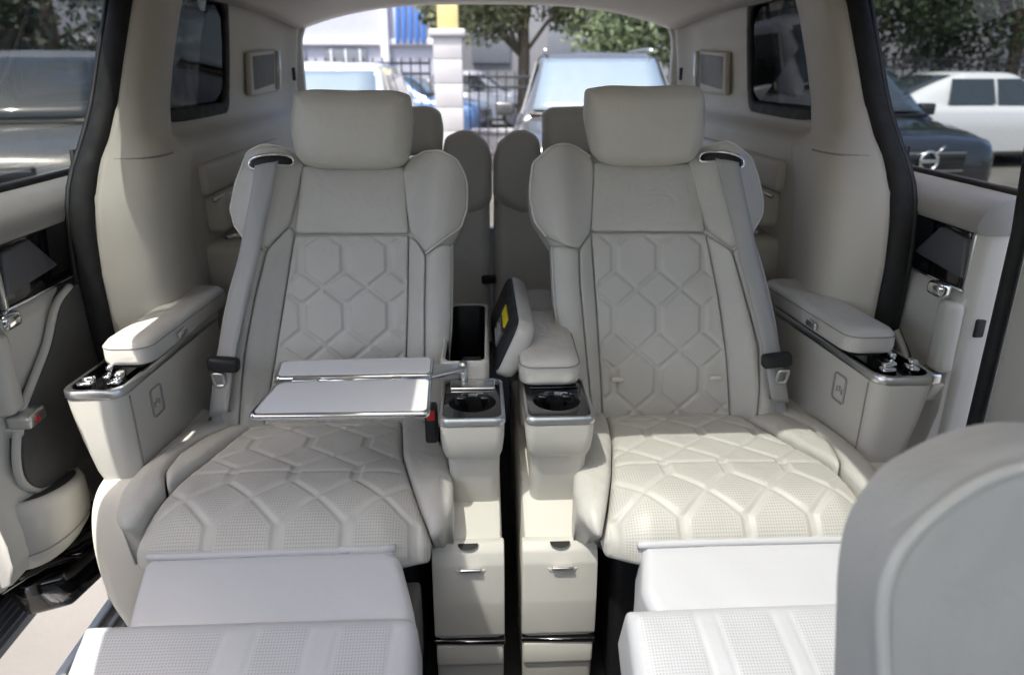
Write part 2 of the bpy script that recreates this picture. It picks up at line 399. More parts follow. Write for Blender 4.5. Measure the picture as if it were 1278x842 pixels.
for sg in (-1, 1):
    P = [[side_pt(sg, t, z) for t in tcol] for z in zrow]
    wy0, wy1, wz0, wz1 = 1.90, 2.57, 1.095, 1.43
    side_pt(sg, .5, 1.25); q_, d_ = PATHS[(sg, 1.25)]; t0 = float(np.interp(2.05, q_[:, 1], d_))
    def hole(i, j):
        _, y, z = (np.array(P[i][j]) + np.array(P[i + 1][j + 1])) / 2
        dx = max(abs(y - (wy0 + wy1) / 2) - (wy1 - wy0) / 2 + .09, 0); dz = max(abs(z - (wz0 + wz1) / 2) - (wz1 - wz0) / 2 + .09, 0)
        return math.hypot(dx, dz) < .09 + .004 and tcol[j] > t0
    grid('quarter_trim', P, M_trim, van, hole, .012)
    # quarter window: dark frame and privacy glass set in the opening
    ol = rrect(1.90, wy1, wz0, wz1, .09, 9)
    xw = lambda z, o=0: CX + sg * (float(np.interp(z, ZS, XW)) + o)
    tube('window_seal', [(xw(z, .002), y, z) for y, z in ol], .026, M_rubber, van, True, 8, .010, (1, 0, 0))
    bm = bmesh.new(); bm.faces.new([bm.verts.new((xw(z, .012), y, z)) for y, z in rrect(1.885, wy1 + .012, wz0 - .012, wz1 + .012, .09, 9)])
    frombm('quarter_glass', bm, M_tint, van, False)
    bm = bmesh.new()
    # black seal of the sliding-door opening
    zz = np.linspace(-.02, 1.48, 40)
    tube('door_seal', [(CX + sg * (np.interp(z, ZS, XS) + .022), np.interp(z, ZS, YS) - .006, z) for z in zz], .026, M_rubber, van, seg=10, r2=.016, up=(0, 1, 0))
    tube('seal_lip', [(CX + sg * (np.interp(z, ZS, XS) + .052), np.interp(z, ZS, YS) - .004, z) for z in zz], .008, M_black, van, seg=8)
    hexa('pillar_back', [(CX + sg * x, y, z) for z, k in ((0, 0), (1.5, -.05)) for x, y in ((.87 + k, 1.70), (.97 + k, 1.70), (.97 + k, 3.4), (.87 + k, 3.4))], M_black, van, 0) if False else None
    # joint between upper and lower pillar trim
    tube('trim_joint', [np.array(side_pt(sg, t, 1.035)) - np.array([sg * .007, .004, 0]) for t in np.linspace(.012, .12, 14)], .0025, M_seam, van, seg=5)
    # padded armrest with bright strip and cup holder beside the third row
    xa = .80
    hexa('side_armrest', [(CX + sg * x, y, z) for z, s in ((.80, 0), (.90, .03)) for x, y in ((.735, 2.02), (.80, 2.02), (.80, 2.75), (.735, 2.75))], M_trim, van, .02, 4)
    hexa('armrest_pad', [(CX + sg * x, y, z) for z in (.90, .985) for x, y in ((.76, 2.00), (.81, 2.00), (.81, 2.78), (.76, 2.78))], M_trim, van, .018, 4)
    tube('bright_strip', [(CX + sg * .75, 1.99, .893), (CX + sg * .745, 2.3, .9), (CX + sg * .745, 2.76, .905)], .006, M_chrome, van, seg=8)
    hexa('wheel_arch_shelf', [(CX + sg * x, y, z) for z in (.0, .775) for x, y in ((.62, 1.98), (.81, 1.98), (.81, 2.9), (.62, 2.9))], M_trim, van, .03, 4)
    cxx, cyy = CX + sg * .715, 2.06
    rings('cup_holder', [(circ(cxx, cyy, .040), .772), (circ(cxx, cyy, .043), .781), (circ(cxx, cyy, .036), .783), (circ(cxx, cyy, .034), .778)], M_chrome, van, (False, True))
    # rear air vent with bright edge on the wall near the rear window
    vx = lambda y, z: CX + sg * (float(np.interp(z, ZS, XW)) - .006)
    hexa('vent_panel', [(vx(y, z) - sg * o, y, z) for o in (0, .020) for y, z in ((2.74, 1.13), (3.12, 1.135), (3.12, 1.29), (2.74, 1.275))], M_trim, van, .0098, 5)
    hexa('vent_grille', [(vx(y, z) - sg * o, y, z) for o in (.012, .023) for y, z in ((2.77, 1.145), (3.06, 1.15), (3.06, 1.276), (2.77, 1.262))], M_vent, van, .008, 3)
    tube('vent_edge', [(vx(2.97, 1.17) - sg * .024, 3.085, 1.145), (vx(2.97, 1.22) - sg * .028, 3.092, 1.22), (vx(2.97, 1.272) - sg * .024, 3.085, 1.285)], .013, M_satin, van, seg=8)
    rbox('coat_hook', (CX + sg * .79, 3.20, 1.20), (.012, .02, .05), M_black, van, .004)
    # floor-side trim below the seat opening and outer bodywork that closes the quarter
    sill = 'door_sill'
    hexa(sill, [(CX + sg * x, y, z) for z in (-.08, .012) for x, y in ((.80, -.4), (.965, -.4), (.965, 1.66), (.80, 1.66))], M_sill, van, .004)
    for k in range(4):
        rbox('sill_rib', (CX + sg * (.845 + .032 * k), .62, .0145), (.012, 2.04, .007), M_sill, van, .002, 2)
    P2 = [[(CX + sg * x, y, z) for y in np.linspace(1.72, 3.5, 8)] for z, x in ((-.2, .93), (.3, .97), (.8, .97), (1.05, .95))]
    grid('outer_panel', P2, M_black, van, None, .01)
    P3 = [[(CX + sg * x, y, z) for y in np.linspace(2.5, 3.5, 6)] for z, x in ((1.05, .95), (1.3, .90), (1.5, .84))]
    grid('outer_panel', P3, M_black, van, None, .01)
# headliner with an added sunroof opening, placed out of view to shape the sun patches
SR = (-.44, .40, .36, 1.02)
def roofz(x, y):
    k = abs(x - CX); z = 1.515 - .10 * (k / .78) ** 3 - .03 * max(0, (y - 2.6) / .7) ** 2
    return z
xs = sorted(set(list(np.round(np.linspace(-.80, .77, 33), 4)) + [SR[0], SR[1]])); ys = sorted(set(list(np.round(np.linspace(-.75, 3.32, 50), 4)) + [SR[2], SR[3]]))
def rhole(i, j):
    x = (xs[j] + xs[j + 1]) / 2; y = (ys[i] + ys[i + 1]) / 2; return SR[0] < x < SR[1] and SR[2] < y < SR[3]
grid('headliner', [[(x, y, roofz(x, y)) for x in xs] for y in ys], M_fabric, van, rhole, .03)
xr = [-.94, -.86] + xs + [.83, .885]
def rz2(x, y): return min(roofz(max(-.8, min(.77, x)), y) + .035, 1.56) - (.05 if abs(x - CX) > .88 else 0)
xr2 = xr; grid('roof_panel', [[(x, y, rz2(x, y)) for x in xr] for y in ys], M_blackgloss, van, lambda i, j: SR[0] < (xr2[j] + xr2[j + 1]) / 2 < SR[1] and SR[2] < (ys[i] + ys[i + 1]) / 2 < SR[3], .01)
bm = bmesh.new(); bm.faces.new([bm.verts.new((x, y, 1.548)) for x, y in ((SR[0] - .01, SR[2] - .01), (SR[1] + .01, SR[2] - .01), (SR[1] + .01, SR[3] + .01), (SR[0] - .01, SR[3] + .01))]); frombm('added_opening_pane', bm, M_sun_opening, van, False)  # added tinted pane that dims the sun coming through the opening
tube('added_opening_frame', [(x, y, roofz(x, y)) for x, y in rrect(SR[0], SR[1], SR[2], SR[3], .03, 5)], .02, M_fabric, van, True)
for sg in (-1, 1):
    tube('roof_rail_trim', [(CX + sg * .79, y, 1.435) for y in np.linspace(-.2, 1.95, 12)], .035, M_trim, van, seg=10)
# tailgate: frame round the rear window, and its pane
op = rrect(CX - .775, CX + .775, .55, 1.468, .17, 10)
op = [(x, z + (.012 * (1 - ((x - CX) / .775) ** 2) if z > 1.3 else 0)) for x, z in op]
ou = rrect(CX - .95, CX + .95, -.1, 1.62, .2, 10)
rings('tailgate_frame', [[(x, 3.27, z) for x, z in [(CX + (a - CX) * 1.05, .55 + (b - .55) * 1.02) for a, b in op]], [(x, 3.285, z) for x, z in [(CX + (a - CX) * 1.02, b * 1.006) for a, b in op]], [(x, 3.30, z) for x, z in op], [(x, 3.335, z) for x, z in op], [(x, 3.37, z) for x, z in ou]], M_trim, van, (False, False))
bm = bmesh.new(); bm.faces.new([bm.verts.new((x, 3.345, z)) for x, z in [(CX + (a - CX) * 1.01, .55 + (b - .55) * 1.01) for a, b in op]]); frombm('rear_window', bm, M_rear_glass, van, False)
# floor
hexa('floor', [(CX + x, y, z) for z in (-.12, 0) for x, y in ((-.80, -.4), (.80, -.4), (.80, 3.3), (-.80, 3.3))], M_dark, van, 0, smooth=False)
# cowl and dashboard ahead of the front seats, closed front doors with their panes
hexa('dashboard', [(CX + x, y, z) for z, k in ((.0, 0), (.90, .10)) for x, y in ((-.93, -1.25), (.93, -1.25), (.93, -.80 - k), (-.93, -.80 - k))], M_darktrim, van, .05, 4)
for sg in (-1, 1):
    hexa('front_door_panel', [(CX + sg * x, y, z) for z in (-.1, .90) for x, y in ((.93, -.95), (1.01, -.95), (1.01, .75), (.93, .75))], M_plastic, van, .03, 3)
    tube('windscreen_pillar', [(CX + sg * .94, -1.2, .82), (CX + sg * .90, -.95, 1.15), (CX + sg * .84, -.72, 1.45)], .05, M_plastic, van, seg=10)
    bm = bmesh.new(); bm.faces.new([bm.verts.new((CX + sg * x, y, z)) for x, y, z in ((.985, -.95, .88), (.985, .78, .88), (.92, .78, 1.46), (.92, -.75, 1.46))]); frombm('front_door_pane', bm, M_front_glass, van, False)
bm = bmesh.new(); bm.faces.new([bm.verts.new((CX + x, y, z)) for x, y, z in ((-.93, -1.2, .82), (.93, -1.2, .82), (.84, -.73, 1.50), (-.84, -.73, 1.50))]); frombm('windscreen', bm, M_screen, van, False)
# B-pillars between the front doors and the sliding doors
for sg, ye in ((-1, 1.02), (1, 1.31)):
    hexa('centre_pillar', [(CX + sg * x, y, z) for z in (-.02, .93) for x, y in ((.90, .76), (1.03, .76), (1.03, ye - .03), (.965, ye))], M_plastic, van, .02, 4)
    hexa('pillar_cover', [(CX + sg * (x + k), y, z) for z, k in ((.93, 0), (1.54, -.05)) for x, y in ((.90, .76), (1.03, .76), (1.03, ye - .03), (.965, ye))], M_black, van, .02, 4)
    tube('pillar_seal', [(CX + sg * (.962 + (.0 if z < .93 else -.05 * (z - .93) / .6)), ye + .008, z) for z in np.linspace(0, 1.52, 14)], .015, M_rubber, van, seg=8)
    for z in (.79, .64): rbox('striker_slot', (CX + sg * .985, ye - .018, z), (.02, .02, .035), M_black, van, .004)

# ================================================================== SLIDING DOORS
def door(sg, yf, hy, to, label):
    X = lambda o: CX + sg * (1.015 - o)                           # o = distance in from the glass
    d = thing('sliding_door', label, 'door', (CX + sg * 1.0, yf + .4, .1), 'sliding doors')
    y1 = 2.75; ys_ = np.linspace(yf, y1, 30)
    prof = [(.0, .985), (.03, .984), (.06, .976), (.085, .958), (.094, .935), (.09, .918), (.07, .912)]
    prism('belt_ledge', [(X(o), z) for o, z in cr(prof, 4)] + [(X(-.04), .912), (X(-.04), .985)], yf - .02, y1, M_ledge, d, .003, 'y')
    rbox('decor_panel', (X(.045), (yf + .02 + y1) / 2, .848), (.04, y1 - yf - .06, .125), M_blackgloss, d, .006)
    # perforated tweeter plate, kite shaped, turned towards the seat
    hexa('tweeter_grille', [(X(.062 + a), yf + y, z) for a in (0, .016) for y, z in ((to + .02, .815), (to + .033, .897), (to + .122, .905), (to + .205, .83))], mat('tweeter_grey', (.11, .11, .12), .35, bump=.6, bscale=900), d, .006)
    lp = [(-.045, .79), (.055, .79), (.073, .782), (.082, .765), (.084, .70), (.078, .60), (.080, .52), (.092, .46), (.10, .40), (.10, .355), (.088, .315), (.05, .298), (-.045, .298)]
    prism('door_card', [(X(o), z) for o, z in lp], yf, y1, M_plastic, d, .006, 'y')
    # dark lower trim towards the rear, bounded by a curved edge
    dk = [(.385, .786), (.32, .762), (.262, .70), (.20, .654), (.132, .602), (.095, .537), (.093, .486), (.129, .447), (.19, .432), (.235, .43), (.27, .38), (.28, .32)]
    prism('dark_trim', [(yf + y, z) for y, z in cr(dk, 5).tolist() + [(1.2, .32), (1.2, .786)]], X(.06), X(.106), M_darktrim, d, .003)
    tube('card_edge', [(X(.095), yf + y - .006, z) for y, z in cr(dk[:9], 6)], .008, M_plastic, d, seg=8)
    def bin_(i, z, o, dz=0):
        return [(X(.04 + max(0, o - .04) * math.sin(a) ** .55), yf + .155 - (.115 - i) * math.cos(a), z + dz * ((1 - math.cos(a)) / 2 - .5)) for a in np.linspace(0, math.pi, 17)]
    rings('pocket_bin', [bin_(.035, .300, .10), bin_(.018, .306, .122), bin_(.006, .330, .138), bin_(0, .37, .144, -.005), bin_(.004, .42, .144, -.02), bin_(.010, .438, .140, -.03), bin_(.018, .440, .132, -.03), bin_(.024, .36, .122, -.02)], M_plastic, d, (True, True), 70)
    rings('pocket_shade', [bin_(.0185, .437, .1315, -.03), bin_(.0205, .4365, .1305, -.03)], M_darktrim, d, (True, True))  # dark sheet just under the rim stands in for the shaded pocket inside
    tube('lower_seam', bin_(.0035, .345, .1415), .0016, M_seam, d, seg=5)
    rbox('silver_trim', (X(.066), yf + to + .012, .852), (.02, .012, .12), M_satin, d, .004)
    tube('silver_line', [(X(.068), y, .789) for y in np.linspace(yf + to + .02, y1, 6)], .003, M_chrome, d, seg=6)
    # pull handle with bright release lever and reflector
    hexa('pull_handle', [(X(o), yf + hy + y, z) for z, k in ((.615, 0), (.77, 0)) for o, y in ((.07, .03), (.106, .035), (.106, .080), (.07, .095))], M_plastic, d, .014, 4)
    rbox('release_lever', (X(.108), yf + hy + .078, .79), (.03, .05, .03), M_chrome, d, .01, 4)
    rbox('handle_foot', (X(.105), yf + hy + .07, .60), (.045, .06, .028), M_satin, d, .008)
    rbox('reflector', (X(.128), yf + hy + .065, .60), (.004, .012, .012), M_red, d, .003)
    hexa('pull_tongue', [(X(o), yf + hy + y, z) for z, k in ((.54, .02), (.59, 0)) for o, y in ((.06, .04 + k), (.104, .04 + k), (.104, .095 - k), (.06, .095 - k))], M_plastic, d, .006)
    # front end of the door with latch and rubber
    hexa('door_edge', [(X(o), yf + y, z) for z, k in ((.30, 0), (.96, 0)) for o, y in ((-.05, -.03), (.06, -.012), (.078, .012), (-.05, .012))], M_plastic, d, .008)
    rbox('latch_slot', (X(.040), yf - .012, .72), (.022, .012, .04), M_black, d, .004)
    tube('edge_rubber', [(X(-.055), yf - .035, z) for z in np.linspace(.28, .98, 12)] + [(X(-.045 + .1 * k), yf - .02 + .10 * k, .98 + .55 * k) for k in np.linspace(.1, 1, 10)], .016, M_rubber, d, seg=8, r2=.024)
    tube('bottom_rubber', [(X(-.03), y, .285) for y in np.linspace(yf - .03, y1, 10)], .02, M_rubber, d, seg=8)
    # window: pane leaning in towards the roof, and black frame
    gp = lambda y, k: (X(-.03 + .11 * k), y, .98 + .55 * k)
    bm = bmesh.new(); bm.faces.new([bm.verts.new(p) for p in (gp(yf + .0, 0), gp(y1, 0), gp(y1, 1), gp(yf + .1, 1))]); frombm('window_pane', bm, M_door_glass, d, False)
    tube('window_strip', [(X(-.005), y, .99) for y in np.linspace(yf, y1, 6)], .008, M_black, d, seg=6)
    hexa('outer_skin', [(X(o), y, z) for z in (.085, .31) for o, y in ((-.055, yf - .05), (-.02, yf - .05), (-.02, y1), (-.055, y1))], M_blackgloss, d, .01)
    for k in range(3): tube('track_cable', [(X(.02 + .05 * q + .012 * math.sin(5 * q + 2 * k)), yf + .06 + .40 * q, .26 - .13 * q + .02 * k + .015 * math.sin(7 * q + k)) for q in np.linspace(0, 1, 9)], .009 + .003 * k, M_blackgloss, d, seg=8)
    hexa('lower_track', [(X(o), y, z) for z in (.10, .19) for o, y in ((-.03, yf + .16), (.06, yf + .20), (.10, yf + .40), (-.03, yf + .6))], M_blackgloss, d, .02)
    rbox('track_roller', (X(.12), yf + .30, .085), (.05, .09, .06), M_blackgloss, d, .016)
    rbox('roller_bolt', (X(.15), yf + .29, .09), (.012, .02, .02), M_satin, d, .004)
    return d
door(-1, 1.17, .06, .185, 'sliding door at left with dark tinted window above a beige map pocket')
door(1, 1.40, -.04, 0, 'sliding door at right with sunlit ledge and square latch slot in its edge')

# ================================================================== SECOND-ROW SEATS
BACK = Sheet([(1.545, .40), (1.55, .50), (1.575, .65), (1.62, .82), (1.665, .96), (1.70, 1.06)])
CUSH = Sheet([(1.62, .435), (1.5, .452), (1.35, .464), (1.25, .470), (1.17, .466), (1.125, .443), (1.102, .41), (1.096, .34)])
LEG = Sheet([(1.12, .428), (1.05, .40), (1.00, .378), (.88, .325), (.7, .25), (.55, .19)])
HEAD = Sheet([(1.672, .97), (1.668, 1.05), (1.672, 1.12), (1.685, 1.22)])
LP = dict(
 upper=[(378, 207), (505, 209), (510, 292), (369, 292)],
 quilt=[(369, 294), (510, 294), (509, 380), (507, 450), (505, 530), (332, 530), (345, 450), (358, 365)],
 wing_in=[(503, 214), (510, 200), (530, 192), (550, 194), (572, 206), (583, 228), (583, 262), (575, 286), (548, 306), (533, 317), (520, 300), (512, 290), (508, 262)],
 bol_in_a=[(511, 295), (521, 302), (532, 319), (531, 380), (531, 450), (540, 525), (506, 530), (508, 450), (510, 380)],
 bol_in_b=[(533, 319), (549, 308), (565, 306), (564, 400), (561, 450), (566, 525), (541, 525), (532, 450), (532, 380)],
 wing_out=[(378, 214), (382, 204), (364, 189), (337, 187), (314, 195), (296, 230), (289, 262), (296, 282), (311, 299), (338, 313), (364, 280)],
 bol_out_a=[(368, 293), (364, 282), (339, 314), (325, 370), (312, 440), (305, 530), (331, 530), (344, 450), (357, 365)],
 bol_out_b=[(337, 314), (311, 300), (298, 335), (287, 370), (276, 425), (265, 520), (268, 530), (304, 530), (311, 440), (324, 370)],
 shell=[(300, 200), (370, 192), (510, 195), (575, 210), (578, 280), (558, 320), (558, 530), (275, 530), (285, 420), (310, 310), (297, 270)],
 cush=[(331, 524), (501, 519), (503, 576), (512, 603), (529, 645), (537, 672), (536, 712), (166, 718), (164, 682), (178, 655), (209, 619), (243, 593), (278, 565)],
 cb_out_b=[(145, 648), (150, 615), (178, 583), (209, 558), (240, 541), (290, 530), (326, 527), (254, 556), (223, 577), (206, 600), (207, 618), (178, 651), (165, 666), (150, 660)],
 cb_out_a=[(329, 528), (329, 531), (277, 564), (242, 592), (210, 616), (208, 600), (224, 579), (255, 558)],
 cb_in=[(502, 521), (527, 534), (545, 555), (560, 582), (566, 605), (565, 630), (553, 665), (540, 676), (529, 643), (512, 600), (504, 576)],
 head=[(366, 114), (390, 111), (440, 113), (490, 112), (512, 117), (516, 150), (513, 190), (506, 208), (480, 212), (400, 211), (378, 206), (366, 190), (360, 155)],
 slot=[(321, 214), (325, 206), (345, 201), (363, 199), (370, 204), (366, 211), (348, 213), (331, 219)],
 belt=[(343, 212), (338, 245), (328, 290), (318, 335), (306, 385), (296, 430), (291, 455), (286, 490), (281, 530)],
 buckle=(294, 446), tongue=(287, 464), belt_tilt=.26,
 panel=[(183, 697), (300, 692), (483, 687), (499, 694), (516, 760), (520, 790), (156, 795)],
 lip=[(186, 699), (300, 695), (400, 691), (494, 687)],
 calf=[(112, 787), (300, 781), (512, 775), (522, 782), (523, 842), (524, 930), (60, 930), (90, 842)],
 bands=((88, 285), (325, 390), (425, 492)), cols=[-.665, -.545, -.426, -.306, -.187], crow=[.075, .215, .357, .54],
 bcols=[-.56, -.46, -.362, -.264, -.166], brow=[.04, .172, .302, .43, .55], uc=(-.346, -.11))
RP = dict(
 upper=[(741, 203), (866, 205), (879, 290), (737, 289)],
 quilt=[(737, 291), (879, 291), (894, 368), (905, 448), (909, 520), (752, 522), (748, 448), (743, 368)],
 wing_in=[(741, 208), (737, 197), (723, 187), (705, 184), (683, 191), (664, 208), (661, 230), (661, 250), (666, 277), (680, 297), (702, 308), (720, 312), (736, 290), (738, 270)],
 bol_in_a=[(736, 292), (721, 313), (722, 356), (731, 448), (738, 520), (751, 522), (747, 448), (742, 368)],
 bol_in_b=[(720, 313), (703, 309), (687, 308), (691, 379), (700, 450), (712, 522), (737, 520), (730, 448), (721, 356)],
 wing_out=[(857, 205), (860, 195), (872, 187), (900, 183), (933, 200), (945, 225), (951, 254), (948, 271), (932, 291), (908, 312), (880, 287)],
 bol_out_a=[(880, 293), (907, 314), (922, 368), (938, 430), (940, 480), (936, 519), (910, 519), (906, 448), (895, 368)],
 bol_out_b=[(908, 313), (932, 292), (948, 334), (962, 385), (969, 430), (965, 480), (960, 519), (938, 519), (941, 480), (940, 430), (923, 368)],
 shell=[(945, 205), (870, 190), (740, 190), (668, 205), (668, 275), (694, 320), (715, 522), (958, 522), (960, 420), (938, 310), (945, 265)],
 cush=[(752, 519), (903, 514), (919, 522), (957, 544), (997, 566), (1047, 594), (1072, 618), (1092, 650), (1097, 690), (1095, 712), (757, 704), (752, 676), (758, 640), (763, 597), (764, 558), (759, 530)],
 cb_out_b=[(947, 519), (985, 518), (1020, 535), (1060, 560), (1092, 590), (1105, 625), (1090, 634), (1070, 612), (1049, 592), (1048, 584), (1036, 564), (1010, 544), (985, 531)],
 cb_out_a=[(905, 513), (945, 519), (985, 532), (1010, 545), (1035, 565), (1047, 585), (1046, 592), (997, 564), (957, 542), (919, 520)],
 cb_in=[(751, 520), (758, 535), (763, 560), (762, 598), (756, 640), (750, 674), (740, 667), (722, 642), (715, 612), (717, 575), (730, 545), (742, 526)],
 head=[(731, 110), (760, 106), (805, 108), (850, 106), (876, 108), (882, 130), (881, 160), (876, 185), (864, 202), (830, 207), (770, 208), (748, 204), (737, 190), (729, 145)],
 slot=[(917, 213), (914, 205), (895, 198), (877, 194), (870, 198), (872, 205), (890, 208), (908, 217)],
 belt=[(896, 208), (904, 245), (915, 290), (926, 335), (938, 385), (949, 430), (955, 460), (961, 490), (968, 527)],
 buckle=(953, 441), tongue=(961, 460), belt_tilt=-.26,
 panel=[(802, 682), (900, 679), (1040, 675), (1120, 674), (1130, 775), (820, 785), (800, 740)],
 lip=[(795, 684), (900, 680), (1040, 677), (1110, 675)],
 calf=[(779, 767), (900, 762), (1040, 757), (1150, 754), (1170, 842), (1180, 930), (800, 930), (785, 820)],
 bands=((795, 868), (895, 965), (988, 1060)), cols=[.175, .295, .412, .531, .65], crow=[.05, .20, .363, .545],
 bcols=[.14, .241, .342, .444, .546], brow=[.005, .146, .286, .425, .56], uc=(.318, .113))

def seat(sg, D, label):
    st = thing('captain_seat', label, 'car seat', (sg * .38, 1.35, 0), 'second-row captain seats')
    uc = lambda s: D['uc'][0] + D['uc'][1] * (.485 - s)
    def hb(u, s):
        k = np.abs(u - uc(s)) - .018 * sst((.48 - s) / .4); up = sst((s - .40) / .12)
        return (.034 + .008 * up) * sst((k - .118) / .075) - (.035 + .012 * up) * sst((k - .20) / .09)
    # --- backrest and the panels sewn on to it
    br = pad('backrest', BACK, BACK.tr(D['shell']), M_leather, st, .02, .03, -.024, .09, hf=hb, res=.010, rnd=.03)
    pad('upper_panel', BACK, BACK.tr(D['upper']), M_leather, br, .007, .006, .002, .02, .005, hf=hb, rnd=.006)
    pad('quilted_panel', BACK, BACK.tr(D['quilt']), M_quilt, br, .007, .006, .002, .02, .004, hf=hb, groove=lattice(D['bcols'], D['brow'], [.026] * 5, .0042), res=.0038, rnd=.006)
    for k, (w, tk) in {'wing_in': ('shoulder_wing', .016), 'wing_out': ('shoulder_wing', .016)}.items():
        o = BACK.tr(D[k]); wg = pad(w, BACK, o, M_leather, br, .009, .007, .002, .085, .004, hf=hb, rnd=.012, res=.007)
        e = o[1:10] if (k == 'wing_in' or sg < 0) else o[1:10]
        e = resample(e, .018, False); e = cr(e, 4); tube('piping', BACK.pt(e[:, 0], e[:, 1], hb(e[:, 0], e[:, 1]) + .006), .0026, M_pipe, br, False, 6)
    for k in ('bol_in_a', 'bol_out_a', 'bol_in_b', 'bol_out_b'):
        o = BACK.tr(D[k]); pad('side_bolster', BACK, o, M_leather, br, .008, .006, .001, .07, .004, hf=hb, rnd=.006, res=.007)
        if k.endswith('b'):
            e = o[1:6] if k == 'bol_out_b' else o[2:6]; trim_line('piping', BACK, e, .0024, M_pipe, br, -.002, hb)
    # --- headrest on two posts
    hu = HEAD.tr(D['head']); c = np.mean(hu, 0)
    hgr = lambda P: -.0025 * np.exp(-((np.abs(P[:, 0] - c[0]) - .108) / .0035) ** 2)
    hr = pad('headrest', HEAD, hu, M_head, st, .045, .040, 0, 0, .012, .05, hf=lambda u, s: -.9 * (u - c[0]) ** 2, groove=hgr, res=.0065, two=.055, rnd=.018)
    for k in (-.05, .05): tube('headrest_post', [(c[0] + k, 1.695, .96), (c[0] + k, 1.69, 1.06)], .006, M_chrome, hr)
    # --- belt: guide slot, webbing, keeper and tongue
    so_ = BACK.tr(D['slot']); e = cr(so_, 5, True)
    pad('belt_slot', BACK, so_, M_black, br, .006, .004, .012, .02, hf=hb, rnd=.006, res=.006)
    tube('slot_bezel', BACK.pt(e[:, 0], e[:, 1], hb(e[:, 0], e[:, 1]) + .019), .0036, M_chrome, br, True, 8)
    p = cr(BACK.tr(D['belt']), 8); tl = D['belt_tilt']
    def bh(u, s): return hb(u, s) + .026 + .012 * sst((.50 - s) / .15)
    rows = []
    for u, s in p:
        row = []
        for k in np.linspace(-.0235, .0235, 5):
            uu, ss = u + k, s + k * tl; row.append(BACK.pt(uu, ss, max(bh(np.array([uu]), ss)[0], bh(np.array([u]), s)[0] - .008) if s > .1 else .028 + .2 * max(0, .1 - s)))
        rows.append(row)
    bt = grid('seat_belt', rows, M_belt, st, None, .0016)
    q = BACK.px(*D['buckle']); b3 = BACK.pt(q[0], q[1], float(bh(np.array([q[0]]), q[1])[0]) + .012)
    rot = Matrix.Rotation(sg * -.10, 3, 'Y')
    rbox('belt_keeper', b3, (.066, .028, .032), M_black, bt, .009, 4, rot)
    q = BACK.px(*D['tongue']); t3 = BACK.pt(q[0], q[1], float(bh(np.array([q[0]]), q[1])[0]) + .012)
    tube('belt_tongue', [t3 + np.array([x, -z * .3, z]) for x, z in rrect(-.011, .011, -.017, .015, .005, 4)], .0042, M_satin, bt, True, 6)
    # --- cushion
    cu = CUSH.tr(D['cush']); g = lattice(D['cols'], D['crow'], [.024, .024, .026, .048], .0037, seams=((.345, .358, (D['cols'][0], D['cols'][-1])), (.118, .125, (D['cols'][0], D['cols'][-1]))))
    sl_ = D['cols'][0]; se = D['cols'][-1]
    pf = lambda P: sst((P[:, 1] - .34) / .03) * sst(g.dist(P) / .006)
    cc = sum(x for x, _ in cu) / len(cu); mid = (D['cols'][0] + D['cols'][-1]) / 2
    hc = lambda u, s: -.028 * sst((np.abs(u - mid) - .17) / .10) * sst((s - .3) / .2)
    cs = pad('cushion', CUSH, cu, M_quilt, st, .013, .012, -.001, .09, .008, hf=hc, groove=g, perf=pf, res=.0040, rnd=.02)
    hcb = lambda u, s: .016 * sst((np.abs(u - mid) - .10) / .10) * sst((.60 - s) / .3) - .02 * sst((np.abs(u - mid) - .27) / .06)
    for k, sk in (('cb_out_a', .1), ('cb_out_b', .13), ('cb_in', .13)):
        o = CUSH.tr(D[k]); pad('cushion_bolster', CUSH, o, M_leather, cs, .012, .012, -.003, sk, .006, hf=hcb, rnd=.014, res=.007)
    hexa('seat_base', [(sg * x, y, z) for z in (.0, .36) for x, y in ((.19, 1.20), (.66, 1.20), (.66, 1.70), (.19, 1.70))], M_black, st, .02)
    # outer valance in front of the armrest box
    vx0, vx1 = (.745, .845) if sg < 0 else (.72, .82)
    vr = []
    for z, a, b, yf in ((.12, .018, .012, 1.275), (.20, .004, .004, 1.262), (.30, -.004, 0, 1.262), (.38, .0, -.004, 1.27), (.43, .012, -.002, 1.285), (.46, .03, .0, 1.32)):
        vr.append((rrect(*sorted((sg * (vx0 - b - .05), sg * (vx1 - a))), yf, 1.62, .035, 8), z))
    vq = np.array([[(x, y, z) for x, y in o_] for o_, z in vr]); vq = cr(vq.reshape(len(vr), -1), 5).reshape(-1, vq.shape[1], 3)
    va = rings('side_valance', [[tuple(p) for p in r_] for r_ in vq], M_plastic, st, ang=60)
    # --- raised leg rest
    lp = LEG.tr(D['panel'])
    lg = pad('leg_rest', LEG, lp, M_leg, st, .02, .018, -.010, .09, .003, res=.01, rnd=.014)
    e = cr(LEG.tr(D['lip']), 8); tube('front_lip', LEG.pt(e[:, 0], e[:, 1], .010), .007, M_leg, lg, seg=8)
    cf = LEG.tr(D['calf'])
    bands = [[LEG.px(x, 800)[0] for x in b] for b in D['bands']]
    def cpf(P):
        m_ = np.zeros(len(P)); k = (P[:, 1] - LEG.px(639, 800)[1]) * .10 * sg
        for a, b in bands: m_ = np.maximum(m_, sst((P[:, 0] - a - k) / .008) * sst((b + k - P[:, 0]) / .008))
        return m_ * sst((P[:, 1] - min(s for _, s in cf) - .012) / .01)
    def cgr(P):
        k = (P[:, 1] - LEG.px(639, 800)[1]) * .10 * sg; h = np.zeros(len(P))
        for a, b in bands: h -= .0022 * (np.exp(-((P[:, 0] - a - k) / .0028) ** 2) + np.exp(-((P[:, 0] - b - k) / .0028) ** 2))
        return h
    pad('calf_pad', LEG, cf, M_leg, lg, .022, .022, .006, .10, .010, groove=cgr, perf=cpf, res=.0055, rnd=.018)
    x0 = min(u for u, _ in lp); x1 = max(u for u, _ in lp)
